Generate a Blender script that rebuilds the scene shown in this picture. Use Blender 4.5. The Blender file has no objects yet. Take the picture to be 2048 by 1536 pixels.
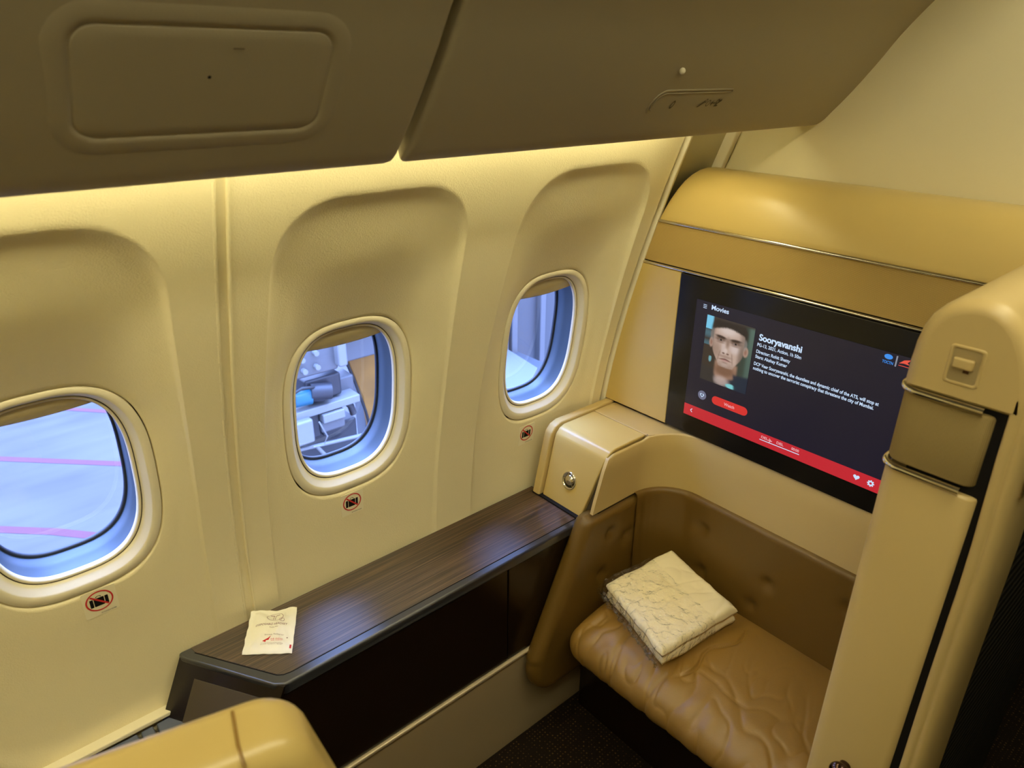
import bpy, bmesh, math, random
import numpy as np
from mathutils import Vector, Matrix, noise
random.seed(4)
K = 1.78          # camera height above the cabin floor; geometry below is written with the camera at the origin
scn = bpy.context.scene
COL = scn.collection
PI = math.pi

# ------------------------------------------------------------------ materials
def mat(name, col, rough=.5, metal=0., bump=None, emit=None, estr=0., spec=.5, coat=0., var=None, vcol=None):
    m = bpy.data.materials.new(name); m.use_nodes = True
    nt = m.node_tree; b = nt.nodes['Principled BSDF']
    b.inputs['Base Color'].default_value = (*col, 1)
    b.inputs['Roughness'].default_value = rough
    b.inputs['Metallic'].default_value = metal
    b.inputs['Specular IOR Level'].default_value = spec
    b.inputs['Coat Weight'].default_value = coat
    b.inputs['Coat Roughness'].default_value = .08
    if emit:
        b.inputs['Emission Color'].default_value = (*emit, 1)
        b.inputs['Emission Strength'].default_value = estr
    tc = nt.nodes.new('ShaderNodeTexCoord')
    if bump:
        sc, st, dist = bump
        n = nt.nodes.new('ShaderNodeTexNoise'); n.inputs['Scale'].default_value = sc
        n.inputs['Detail'].default_value = 3
        bp = nt.nodes.new('ShaderNodeBump'); bp.inputs['Strength'].default_value = st
        bp.inputs['Distance'].default_value = dist
        nt.links.new(tc.outputs['Object'], n.inputs['Vector'])
        nt.links.new(n.outputs['Fac'], bp.inputs['Height'])
        nt.links.new(bp.outputs['Normal'], b.inputs['Normal'])
    if var:
        sc, amt = var
        n = nt.nodes.new('ShaderNodeTexNoise'); n.inputs['Scale'].default_value = sc
        n.inputs['Detail'].default_value = 6
        mx = nt.nodes.new('ShaderNodeMix'); mx.data_type = 'RGBA'
        mx.inputs['A'].default_value = (*[c*(1-amt) for c in col], 1)
        mx.inputs['B'].default_value = (*[min(1, c*(1+amt)) for c in col], 1)
        nt.links.new(tc.outputs['Object'], n.inputs['Vector'])
        nt.links.new(n.outputs['Fac'], mx.inputs['Factor'])
        nt.links.new(mx.outputs['Result'], b.inputs['Base Color'])
    return m

def stripes(m, axis, scale, strength=.6, dist=.0008, axis2=None):
    nt = m.node_tree; b = nt.nodes['Principled BSDF']
    tc = nt.nodes.new('ShaderNodeTexCoord')
    def wave(ax, sc):
        w = nt.nodes.new('ShaderNodeTexWave'); w.wave_type = 'BANDS'; w.bands_direction = ax
        w.inputs['Scale'].default_value = sc; w.inputs['Distortion'].default_value = .2
        nt.links.new(tc.outputs['Object'], w.inputs['Vector']); return w
    w = wave(axis, scale); out = w.outputs['Fac']
    if axis2:
        w2 = wave(axis2, scale*.9)
        mm = nt.nodes.new('ShaderNodeMath'); mm.operation = 'MULTIPLY'
        nt.links.new(out, mm.inputs[0]); nt.links.new(w2.outputs['Fac'], mm.inputs[1]); out = mm.outputs[0]
    bp = nt.nodes.new('ShaderNodeBump'); bp.inputs['Strength'].default_value = strength; bp.inputs['Distance'].default_value = dist
    nt.links.new(out, bp.inputs['Height']); nt.links.new(bp.outputs['Normal'], b.inputs['Normal'])
    c = b.inputs['Base Color'].default_value[:3]
    mx = nt.nodes.new('ShaderNodeMix'); mx.data_type = 'RGBA'
    mx.inputs['A'].default_value = (*[v*.72 for v in c], 1); mx.inputs['B'].default_value = (*[min(1, v*1.2) for v in c], 1)
    nt.links.new(out, mx.inputs['Factor']); nt.links.new(mx.outputs['Result'], b.inputs['Base Color'])
    return m

def emis(name, col, s=1.):
    m = bpy.data.materials.new(name); m.use_nodes = True
    nt = m.node_tree; b = nt.nodes['Principled BSDF']
    b.inputs['Base Color'].default_value = (0.01, .01, .01, 1); b.inputs['Roughness'].default_value = .25
    b.inputs['Emission Color'].default_value = (*col, 1); b.inputs['Emission Strength'].default_value = s
    return m

M = {}
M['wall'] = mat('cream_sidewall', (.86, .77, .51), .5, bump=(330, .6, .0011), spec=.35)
M['bezel'] = mat('cream_bezel', (.84, .77, .58), .42, spec=.4)
M['shade'] = mat('shade_plastic', (.62, .52, .29), .5)
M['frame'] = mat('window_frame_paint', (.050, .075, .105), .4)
M['gasket'] = mat('dark_gasket', (.03, .035, .045), .5)
M['groove'] = mat('dark_groove', (.06, .045, .03), .8)
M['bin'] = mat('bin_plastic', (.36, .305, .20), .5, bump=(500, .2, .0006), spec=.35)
M['bulk'] = mat('bulkhead_laminate', (.80, .72, .47), .55, bump=(300, .25, .0008))
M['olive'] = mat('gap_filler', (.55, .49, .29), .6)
M['gold'] = mat('gold_tan_shell', (.60, .44, .15), .3, spec=.5, bump=(700, .06, .0004))
M['tan'] = mat('tan_shell', (.58, .43, .18), .38, spec=.45, bump=(700, .06, .0004))
M['mesh'] = stripes(mat('speaker_fabric', (.50, .345, .115), .75, spec=.2), 'Z', 160, .6, .0006)
M['mesh2'] = stripes(mat('pillar_fabric', (.40, .29, .115), .75, spec=.2), 'Z', 210, .6, .0005, 'Y')
M['chrome'] = mat('chrome', (.78, .75, .68), .12, 1.)
M['black'] = mat('black_gloss', (.008, .007, .006), .2, spec=.5)
M['blackpanel'] = mat('dark_veneer_front', (.012, .006, .003), .22, spec=.45)
M['satin'] = mat('dark_satin_edge', (.012, .014, .022), .30, spec=1.0)
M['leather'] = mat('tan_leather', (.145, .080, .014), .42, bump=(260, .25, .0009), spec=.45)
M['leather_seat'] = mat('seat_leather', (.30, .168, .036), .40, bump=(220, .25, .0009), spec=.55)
M['beige'] = mat('beige_lower_panel', (.40, .31, .18), .55)
M['inset'] = mat('brown_inset', (.085, .065, .045), .6)
M['carpet'] = mat('dark_carpet', (.02, .014, .009), .95, spec=.1)
M['blanket'] = mat('cream_blanket', (.92, .80, .52), .9, bump=(900, .4, .0006), spec=.1)
M['paper'] = mat('packet_film', (.93, .90, .80), .35, bump=(60, .25, .002))
M['ink'] = mat('purple_ink', (.22, .07, .12), .6)
M['red'] = mat('red_ink', (.62, .03, .03), .6)
M['grey_ink'] = mat('grey_ink', (.30, .22, .22), .6)
M['blackink'] = mat('black_ink', (.006, .005, .005), .7, spec=.2)
M['sticker'] = mat('sticker_film', (.90, .83, .60), .35, spec=.6)
M['mark'] = mat('marking_grey', (.10, .075, .04), .7)
M['darkcloth'] = stripes(mat('dark_ribbed_cloth', (.02, .017, .012), .9, spec=.1), 'Z', 14, .8, .004)
M['ceil'] = mat('ceiling_panel', (.70, .62, .42), .6)
M['knob'] = mat('dark_metal_knob', (.10, .06, .05), .18, 1.)
M['rail'] = mat('blue_grey_rail', (.12, .14, .22), .4)
# outside
M['lgrey'] = mat('loader_grey_paint', (.095, .095, .098), .5, var=(2.5, .12))
M['white'] = mat('loader_white_paint', (.17, .17, .165), .5, var=(4, .1))
M['dgrey'] = mat('loader_dark_metal', (.02, .02, .024), .5, var=(6, .3))
M['mblue'] = mat('motor_blue_paint', (.012, .10, .16), .45)
M['rubber'] = mat('black_hose_rubber', (.02, .02, .02), .6)
M['yellow'] = mat('worn_yellow_paint', (.28, .125, .012), .6, var=(3.2, .5))
M['trough'] = mat('grey_metal_deck', (.115, .118, .115), .4, var=(2, .06))
M['tgrey'] = mat('truck_side_grey', (.055, .057, .062), .5)
M['lineRed'] = mat('red_ground_paint', (.075, .009, .014), .7, var=(3, .15))

def aniso(m):
    # fine grain along the ledge: the gloss spreads across the grain
    b = m.node_tree.nodes['Principled BSDF']; b.inputs['Anisotropic'].default_value = 1.0
    c = m.node_tree.nodes.new('ShaderNodeCombineXYZ'); c.inputs[1].default_value = 1
    m.node_tree.links.new(c.outputs[0], b.inputs['Tangent'])
    return m
aniso(M['satin']); M['satin'].node_tree.nodes['Principled BSDF'].inputs['IOR'].default_value = 1.6
def wood():
    m = aniso(mat('striped_dark_wood', (.05, .03, .02), .345, spec=.85)); m.node_tree.nodes['Principled BSDF'].inputs['IOR'].default_value = 1.62
    nt = m.node_tree; b = nt.nodes['Principled BSDF']
    tc = nt.nodes.new('ShaderNodeTexCoord'); mp = nt.nodes.new('ShaderNodeMapping')
    mp.inputs['Scale'].default_value = (2.2, 150, 1); mp.inputs['Rotation'].default_value = (0, 0, math.radians(1))
    n = nt.nodes.new('ShaderNodeTexNoise'); n.inputs['Scale'].default_value = 1.6; n.inputs['Detail'].default_value = 5; n.inputs['Roughness'].default_value = .6
    cr = nt.nodes.new('ShaderNodeValToRGB')
    e = cr.color_ramp.elements
    e[0].position = .36; e[0].color = (.010, .005, .003, 1)
    e[1].position = .70; e[1].color = (.15, .085, .048, 1)
    x = e.new(.5); x.color = (.055, .028, .014, 1)
    nt.links.new(tc.outputs['Object'], mp.inputs['Vector']); nt.links.new(mp.outputs['Vector'], n.inputs['Vector'])
    nt.links.new(n.outputs['Fac'], cr.inputs['Fac']); nt.links.new(cr.outputs['Color'], b.inputs['Base Color'])
    return m
M['wood'] = wood()

def carpet():
    m = M['carpet']; nt = m.node_tree; b = nt.nodes['Principled BSDF']
    tc = nt.nodes.new('ShaderNodeTexCoord')
    v = nt.nodes.new('ShaderNodeTexVoronoi'); v.inputs['Scale'].default_value = 95; v.inputs['Randomness'].default_value = .15
    cr = nt.nodes.new('ShaderNodeValToRGB'); e = cr.color_ramp.elements
    e[0].position = .18; e[0].color = (.13, .075, .025, 1); e[1].position = .34; e[1].color = (.014, .009, .006, 1)
    nt.links.new(tc.outputs['Object'], v.inputs['Vector']); nt.links.new(v.outputs['Distance'], cr.inputs['Fac'])
    nt.links.new(cr.outputs['Color'], b.inputs['Base Color'])
carpet()

def apron():
    m = mat('apron_concrete', (.4, .42, .45), .8)
    nt = m.node_tree; b = nt.nodes['Principled BSDF']
    tc = nt.nodes.new('ShaderNodeTexCoord'); mp = nt.nodes.new('ShaderNodeMapping')
    mp.inputs['Rotation'].default_value = (0, 0, math.radians(62)); mp.inputs['Scale'].default_value = (.35, 2.4, 1)
    n = nt.nodes.new('ShaderNodeTexNoise'); n.inputs['Scale'].default_value = 1.3; n.inputs['Detail'].default_value = 12
    n2 = nt.nodes.new('ShaderNodeTexNoise'); n2.inputs['Scale'].default_value = .5; n2.inputs['Detail'].default_value = 2
    mx = nt.nodes.new('ShaderNodeMath'); mx.operation = 'MULTIPLY_ADD'; mx.inputs[1].default_value = .6
    cr = nt.nodes.new('ShaderNodeValToRGB'); e = cr.color_ramp.elements
    e[0].position = .55; e[0].color = (.037, .031, .031, 1); e[1].position = 1.05; e[1].color = (.064, .055, .053, 1)
    nt.links.new(tc.outputs['Object'], mp.inputs['Vector']); nt.links.new(mp.outputs['Vector'], n.inputs['Vector'])
    nt.links.new(tc.outputs['Object'], n2.inputs['Vector'])
    nt.links.new(n.outputs['Fac'], mx.inputs[0]); nt.links.new(n2.outputs['Fac'], mx.inputs[2])
    nt.links.new(mx.outputs[0], cr.inputs['Fac']); nt.links.new(cr.outputs['Color'], b.inputs['Base Color'])
    return m
M['apron'] = apron()

def pane_mat(name, gl, rough, tint=(1, 1, 1), bump=None):
    m = bpy.data.materials.new(name); m.use_nodes = True
    nt = m.node_tree; nt.nodes.clear()
    o = nt.nodes.new('ShaderNodeOutputMaterial'); mx = nt.nodes.new('ShaderNodeMixShader')
    t = nt.nodes.new('ShaderNodeBsdfTransparent'); t.inputs['Color'].default_value = (*tint, 1)
    g = nt.nodes.new('ShaderNodeBsdfGlossy'); g.inputs['Roughness'].default_value = rough
    f = nt.nodes.new('ShaderNodeLayerWeight'); f.inputs['Blend'].default_value = .5
    p_ = nt.nodes.new('ShaderNodeMath'); p_.operation = 'POWER'; p_.inputs[1].default_value = 5
    a = nt.nodes.new('ShaderNodeMath'); a.operation = 'MULTIPLY_ADD'; a.inputs[1].default_value = .9; a.inputs[2].default_value = gl
    nt.links.new(f.outputs['Facing'], p_.inputs[0]); nt.links.new(p_.outputs[0], a.inputs[0]); nt.links.new(a.outputs[0], mx.inputs['Fac'])
    nt.links.new(t.outputs[0], mx.inputs[1]); nt.links.new(g.outputs[0], mx.inputs[2]); nt.links.new(mx.outputs[0], o.inputs['Surface'])
    if bump:
        tc = nt.nodes.new('ShaderNodeTexCoord'); n = nt.nodes.new('ShaderNodeTexNoise'); n.inputs['Scale'].default_value = bump[0]
        n.inputs['Detail'].default_value = 4
        bp = nt.nodes.new('ShaderNodeBump'); bp.inputs['Strength'].default_value = 1; bp.inputs['Distance'].default_value = bump[1]
        nt.links.new(tc.outputs['Object'], n.inputs['Vector']); nt.links.new(n.outputs['Fac'], bp.inputs['Height'])
        nt.links.new(bp.outputs['Normal'], g.inputs['Normal']); nt.links.new(bp.outputs['Normal'], f.inputs['Normal'])
    return m
M['glass'] = pane_mat('window_glass', .05, .02)
M['bag'] = pane_mat('clear_plastic_film', .05, .16, (.995, .995, .99), bump=(38, .022))
def glint(m):
    # crumpled film: irregular stretched folds reflect far more than the flat film
    nt = m.node_tree; mx = nt.nodes['Mix Shader']; old = mx.inputs['Fac'].links[0].from_socket
    tc = nt.nodes.new('ShaderNodeTexCoord'); n = nt.nodes.new('ShaderNodeTexNoise'); n.inputs['Scale'].default_value = 26; n.inputs['Detail'].default_value = 3; n.inputs['Distortion'].default_value = 2.2
    r = nt.nodes.new('ShaderNodeMapRange'); r.inputs['From Min'].default_value = .60; r.inputs['From Max'].default_value = .68; r.inputs['To Max'].default_value = .16
    a = nt.nodes.new('ShaderNodeMath'); a.operation = 'ADD'; a.use_clamp = True
    nt.links.new(tc.outputs['Object'], n.inputs['Vector']); nt.links.new(n.outputs['Fac'], r.inputs['Value'])
    nt.links.new(old, a.inputs[0]); nt.links.new(r.outputs['Result'], a.inputs[1]); nt.links.new(a.outputs[0], mx.inputs['Fac'])
glint(M['bag'])

# ------------------------------------------------------------------ helpers
BASE = {}
def tag(o, label=None, cat=None, group=None, kind=None):
    if label: o['label'] = label
    if cat: o['category'] = cat
    if group: o['group'] = group
    if kind: o['kind'] = kind
    return o
def thing(name, base, label=None, cat=None, group=None, kind=None):
    o = bpy.data.objects.new(name, None); COL.objects.link(o)
    o.empty_display_size = .05; o.location = base; BASE[o] = Vector(base)
    return tag(o, label, cat, group, kind)
def obj(name, vf, m, parent=None, smooth=True, wn=False):
    vs, fs = vf
    vs = [Vector(v) for v in vs]
    if parent is not None: b = BASE[parent]
    else:
        lo = Vector([min(v[i] for v in vs) for i in range(3)]); hi = Vector([max(v[i] for v in vs) for i in range(3)])
        b = Vector(((lo.x+hi.x)/2, (lo.y+hi.y)/2, lo.z))
    me = bpy.data.meshes.new(name)
    me.from_pydata([tuple(v-b) for v in vs], [], fs)
    bm = bmesh.new(); bm.from_mesh(me); bmesh.ops.recalc_face_normals(bm, faces=bm.faces); bm.to_mesh(me); bm.free()
    if smooth: me.polygons.foreach_set('use_smooth', [True]*len(me.polygons))
    me.materials.append(m)
    o = bpy.data.objects.new(name, me); COL.objects.link(o)
    if parent is not None: o.parent = parent
    else: o.location = b
    BASE[o] = b
    if wn:
        w = o.modifiers.new('wn', 'WEIGHTED_NORMAL'); w.keep_sharp = True
    return o
def join(*parts):
    V, F = [], []
    for v, f in parts:
        n = len(V); V += [tuple(x) for x in v]; F += [tuple(i+n for i in q) for q in f]
    return V, F
def grid(P, cu=False, cv=False):
    nu, nv = len(P), len(P[0]); V = [tuple(p) for r in P for p in r]; F = []
    for i in range(nu if cu else nu-1):
        for j in range(nv if cv else nv-1):
            a, b = i % nu, (i+1) % nu; c, d = j % nv, (j+1) % nv
            F.append((a*nv+c, a*nv+d, b*nv+d, b*nv+c))
    return V, F
def fan(loop):
    n = len(loop); c = sum((Vector(p) for p in loop), Vector())/n
    return [tuple(p) for p in loop]+[tuple(c)], [(i, (i+1) % n, n) for i in range(n)]
def bmres(bm):
    bm.verts.index_update()
    r = [tuple(v.co) for v in bm.verts], [tuple(v.index for v in f.verts) for f in bm.faces]
    bm.free(); return r
def bevel(bm, r, seg, ang=.5):
    if r <= 0: return
    es = [e for e in bm.edges if len(e.link_faces) == 2 and e.calc_face_angle(0) > ang]
    bmesh.ops.bevel(bm, geom=es, offset=r, segments=seg, profile=.5, affect='EDGES', clamp_overlap=True)
def rbox(x0, x1, y0, y1, z0, z1, r=.002, seg=3):
    bm = bmesh.new(); bmesh.ops.create_cube(bm, size=1)
    for v in bm.verts:
        v.co = Vector(((x0+x1)/2+v.co.x*(x1-x0), (y0+y1)/2+v.co.y*(y1-y0), (z0+z1)/2+v.co.z*(z1-z0)))
    bevel(bm, r, seg); return bmres(bm)
def xform(vf, mtx):
    return [tuple(mtx @ Vector(v)) for v in vf[0]], vf[1]
def prism(poly, ax, a0, a1, r=.002, seg=3, ang=.5):
    """poly in the two remaining axes (in order), extruded along ax"""
    def P(p, a):
        q = list(p); q.insert(ax, a); return q
    bm = bmesh.new()
    A = [bm.verts.new(P(p, a0)) for p in poly]; B = [bm.verts.new(P(p, a1)) for p in poly]
    n = len(poly); bm.faces.new(A); bm.faces.new(B[::-1])
    for i in range(n): bm.faces.new((A[i], B[i], B[(i+1) % n], A[(i+1) % n]))
    bmesh.ops.recalc_face_normals(bm, faces=bm.faces)
    bevel(bm, r, seg, ang); return bmres(bm)
def tube(path, r, n=10, closed=False):
    path = [Vector(p) for p in path]; rows = []; m = len(path)
    for i, p in enumerate(path):
        a = path[(i-1) % m] if (closed or i) else p; b = path[(i+1) % m] if (closed or i < m-1) else p
        t = (b-a).normalized(); u = t.cross(Vector((.12, .33, .93))).normalized(); v = t.cross(u)
        rr = r[i] if isinstance(r, (list, tuple)) else r
        rows.append([p+u*rr*math.cos(2*PI*k/n)+v*rr*math.sin(2*PI*k/n) for k in range(n)])
    g = grid(rows, cu=closed, cv=True)
    if not closed: g = join(g, fan(rows[0]), fan(rows[-1]))
    return g
def ball(c, r, sx=1, sy=1, sz=1, n=16):
    bm = bmesh.new(); bmesh.ops.create_uvsphere(bm, u_segments=n*2, v_segments=n, radius=r)
    for v in bm.verts: v.co = Vector((c[0]+v.co.x*sx, c[1]+v.co.y*sy, c[2]+v.co.z*sz))
    return bmres(bm)
def sstep(a, b, x):
    t = max(0, min(1, (x-a)/(b-a))); return t*t*(3-2*t)
def rrect(cx, cz, hw, hh, r, n=6):
    out = []
    for sx, sz, a0 in ((1, 1, 0), (-1, 1, 90), (-1, -1, 180), (1, -1, 270)):
        for k in range(n+1):
            a = math.radians(a0+90*k/n); out.append((cx+sx*(hw-r)+r*math.cos(a), cz+sz*(hh-r)+r*math.sin(a)))
    return out
def framed(poly, O, U, V, N, t0, t1=None):
    """2-D polygon laid in the frame O,U,V; t0..t1 along N gives it thickness"""
    O, U, V, N = map(Vector, (O, U, V, N))
    A = [O+U*x+V*y+N*t0 for x, y in poly]
    if t1 is None: return [tuple(a) for a in A], [tuple(range(len(A)))]
    B = [O+U*x+V*y+N*t1 for x, y in poly]; n = len(A)
    return [tuple(a) for a in A+B], [tuple(range(n)), tuple(range(2*n-1, n-1, -1))]+[(i, (i+1) % n, n+(i+1) % n, n+i) for i in range(n)]
def text(s, size, O, U, V, N, t0=.0004, t1=.0007, width=None, align='LEFT', bold=0.):
    cu = bpy.data.curves.new('t', 'FONT'); cu.body = s; cu.size = size; cu.align_x = align; cu.offset = size*bold
    o = bpy.data.objects.new('t', cu); COL.objects.link(o)
    dg = bpy.context.evaluated_depsgraph_get()
    me = bpy.data.meshes.new_from_object(o.evaluated_get(dg))
    vs = [v.co.copy() for v in me.vertices]; fs = [tuple(p.vertices) for p in me.polygons]
    bpy.data.objects.remove(o); bpy.data.curves.remove(cu); bpy.data.meshes.remove(me)
    if width and vs:
        w = max(v.x for v in vs)-min(v.x for v in vs); k = width/w
        for v in vs: v.x *= k
    O, U, V, N = map(Vector, (O, U, V, N))
    return [tuple(O+U*v.x+V*v.y+N*t1) for v in vs], fs
def ringpoly(r0, r1, n=40, cx=0, cy=0, sx=1, sy=1, a0=0, a1=2*PI):
    P = [[(cx+sx*r*math.cos(a0+(a1-a0)*k/n), cy+sy*r*math.sin(a0+(a1-a0)*k/n), 0) for k in range(n+1)] for r in (r0, r1)]
    return grid(P)
def lay(vf, O, U, V, N, t):
    O, U, V, N = map(Vector, (O, U, V, N))
    return [tuple(O+U*v[0]+V*v[1]+N*t) for v in vf[0]], vf[1]
def poly2(pts): return [(x, y, 0) for x, y in pts], [tuple(range(len(pts)))]

# ------------------------------------------------------------------ sidewall
zz = [-1.78, -1.5, -1.3, -1.092, -1, -.849, -.693, -.554, -.418, -.316, -.224, -.155, 0.05]
yy = [1.262, 1.28, 1.288, 1.284, 1.278, 1.258, 1.226, 1.191, 1.150, 1.116, 1.083, 1.059, .975]
WF = np.polyfit(zz, yy, 5)
def wy(z):
    if z > .05: return float(np.polyval(WF, .05))-(z-.05)*.45
    return float(np.polyval(WF, z))
ZC = -.6785; RA, RB, RN = .1535, .2115, 2.9
WT = Vector((0, 1.225, -.467)); WB = Vector((0, 1.280, -.890))
def ringY(z): return WT.y+(z-WT.z)*(WB.y-WT.y)/(WB.z-WT.z)
BAYS = [  # window centre x, scoop x0, x1, bay x0, x1
    (.0945, -.128, .302, -.36, .363), (.641, .435, .870, .381, .920), (1.211, .980, 1.425, .920, 1.455)]
def in_scoop(x, z, b):
    xc, s0, s1 = b[0], b[1], b[2]
    t, bo = -.198, -1.235
    w = (s1-s0)/2; cx = (s0+s1)/2
    w = w*(1-.07*sstep(-.75, -.2, z))
    hh = (t-bo)/2; cz = (t+bo)/2
    r = .135 if z > cz else .13
    dx, dz = abs(x-cx)-(w-r), abs(z-cz)-(hh-r)
    return (dx <= r and dz <= r) and not (dx > 0 and dz > 0 and (dx**2.3+dz**2.3) > r**2.3)
def radii(ux, uz, b):
    rr = (abs(ux/RA)**RN+abs(uz/RB)**RN)**(-1/RN)
    lo, hi = rr*.9, 2.
    for _ in range(34):
        m = (lo+hi)/2
        if in_scoop(b[0]+ux*m, ZC+uz*m, b): lo = m
        else: hi = m
    return rr, max(lo, rr*1.02)
def gprof(s, uz):
    side = (1-s)**1.15
    e = 1-s; t = max(0, (e-.40)/.60)
    top = .38*(1-math.exp(-4.2*e))/(1-math.exp(-4.2))+.62*(t*t*(3-2*t)*.5+t*t*.5)
    k = sstep(.25, .85, uz)
    return side*(1-k)+top*k
def edge_drop(s):
    e = 1-s; return .0045*sstep(0, .09, e)*(1-sstep(.5, .95, e))
def wall_depth(x, z, b):
    ux, uz = x-b[0], z-ZC; L = math.hypot(ux, uz)
    if L < 1e-6: return 0
    ux /= L; uz /= L; rr, rs = radii(ux, uz, b)
    s = (L-rr)/(rs-rr)
    if s >= 1: return 0
    zr = ZC+uz*rr
    return (ringY(zr)-wy(zr))*gprof(max(s, 0), uz)+edge_drop(max(s, 0))
def bay_mesh(b, z0=-1.78, z1=.60):
    xc, s0, s1, x0, x1 = b
    per = []
    def side(p, q, n):
        for k in range(n): per.append((p[0]+(q[0]-p[0])*k/n, p[1]+(q[1]-p[1])*k/n))
    # more samples where the scoop bends
    side((x1, z0), (x1, ZC), 60); side((x1, ZC), (x1, z1), 70); side((x1, z1), (x0, z1), 60); side((x0, z1), (x0, ZC), 70); side((x0, ZC), (x0, z0), 60); side((x0, z0), (x1, z0), 60)
    ss = [0, .03, .07, .12, .18, .25, .32, .39, .45, .52, .6, .7, .8, .87, .9, .93, .965, .985, 1.0]
    rows = [[] for _ in range(1+len(ss)+13)]
    for px, pz in per:
        ux, uz = px-xc, pz-ZC; L = math.hypot(ux, uz); ux /= L; uz /= L
        rr, rs = radii(ux, uz, b); rs = min(rs, L*.97)
        zr = ZC+uz*rr; dr = ringY(zr)-wy(zr)
        rows[0].append((xc+ux*rr, wy(zr)+dr+.02, zr))
        for i, s in enumerate(ss):
            r = rr+(rs-rr)*s; z = ZC+uz*r
            rows[1+i].append((xc+ux*r, wy(z)+dr*gprof(s, uz)+edge_drop(s), z))
        for i in range(13):
            s = ((i+.15)/12.15); r = rs+(L-rs)*s; z = ZC+uz*r
            rows[1+len(ss)+i].append((xc+ux*r, wy(z), z))
    return grid(rows, cv=True)
def strip(x0, x1, off, z0=-1.78, z1=.60, n=60, ret=None):
    xs = [x0, x1]
    P = [[(x, wy(z0+(z1-z0)*k/n)+off, z0+(z1-z0)*k/n) for k in range(n+1)] for x in xs]
    if ret: P = [[(x0, q[1]+ret, q[2]) for q in P[0]]]+P+[[(x1, q[1]+ret, q[2]) for q in P[-1]]]
    return grid(P)
wl = join(bay_mesh(BAYS[0]), bay_mesh(BAYS[1]), bay_mesh(BAYS[2]),
          strip(.355, .390, .0045), strip(.3795, .3835, -.003, ret=.010), strip(.358, .3635, 0, ret=.006),
          strip(1.4545, 1.458, -.0005, ret=.02), strip(-1.32, -.355, 0), strip(1.69, 3.0, .016, n=6))
wall_left = obj('wall_left', wl, M['wall']); tag(wall_left, kind='structure')
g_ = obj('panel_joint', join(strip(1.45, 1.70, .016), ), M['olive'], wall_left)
obj('panel_edge_strip', strip(1.474, 1.483, -.005, ret=.03), M['bezel'], wall_left)
# ledge at the foot of the visible sidewall, rail below it
led = thing('trim_1', (-.2, 1.26, -1.30), kind='structure')
obj('ledge_strip', rbox(-1.3, .24, 1.266, 1.292, -1.246, -1.236, .002), M['bezel'], led, wn=True)
obj('seat_track_rail', join(rbox(-1.3, .105, 1.225, 1.268, -1.30, -1.250, .003), rbox(.112, .135, 1.225, 1.268, -1.30, -1.250, .003), rbox(.142, .26, 1.225, 1.268, -1.30, -1.250, .003)), M['rail'], led, wn=True)

# ------------------------------------------------------------------ windows
WU = Vector((1, 0, 0)); WV = (WT-WB).normalized(); WN = WV.cross(WU).normalized()
if WN.y < 0: WN = -WN
def wloop(xc, inset, out, n=128, ex=RN):
    C = Vector((xc, (WT.y+WB.y)/2, ZC)); hb = (WT-WB).length/2
    a, b = RA-inset, hb-inset; L = []; C = C+WV*(inset*.22)
    for k in range(n):
        t = 2*PI*k/n; c, s = math.cos(t), math.sin(t)
        x = a*math.copysign(abs(c)**(2/ex), c); v = b*math.copysign(abs(s)**(2/ex), s)
        L.append(C+WU*x+WV*v+WN*out)
    return L
def wrings(xc, spec): return grid([wloop(xc, i, o) for i, o in spec], cv=True)
for wi, b in enumerate(BAYS):
    xc = b[0]
    w = thing('window_%d' % (wi+1), (xc, 1.28, -.90), kind='structure')
    obj('bezel', wrings(xc, [(.0024, .02), (.0024, .001), (.0034, -.0002), (.012, -.0002), (.0165, .0004), (.0185, .0022), (.0262, .0112), (.0286, .0137), (.0295, .0165)]), M['bezel'], w)
    obj('groove', wrings(xc, [(-.012, .021), (.0022, .0195), (.0290, .0195), (.0300, .0160), (.0312, .0162)]), M['groove'], w)
    obj('inner_lip', wrings(xc, [(.0310, .021), (.0314, .0155), (.0335, .0145), (.0365, .0165), (.0372, .024)]), M['bezel'], w)
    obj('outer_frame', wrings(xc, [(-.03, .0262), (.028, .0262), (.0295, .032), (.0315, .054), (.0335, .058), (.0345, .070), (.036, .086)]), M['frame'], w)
    obj('gasket', wrings(xc, [(.034, .086), (.0385, .084), (.0405, .088), (.040, .092)]), M['gasket'], w)
    pl = wloop(xc, .036, .0885)
    obj('pane', fan(pl), M['glass'], w)
    # shade: wavy blind pulled a little way down, bowed lower edge
    C = Vector((xc, (WT.y+WB.y)/2, ZC)); rows = []
    for j in range(15):
        f = j/14; row = []
        for i in range(41):
            u = -1+2*i/40; x = u*.127
            vb = (.160, .152, .147)[wi]-.011*(1-u*u)      # lower edge
            vt = .196
            v = vt+(vb-vt)*f
            o = .0235+.0022*math.sin(f*8+u*1.2)+(.004 if j == 14 else 0)
            if j == 14: v = vb+.001
            row.append(C+WU*x+WV*v+WN*(o+.003))
        rows.append(row)
    obj('shade', grid(rows), M['shade'], w)

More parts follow.
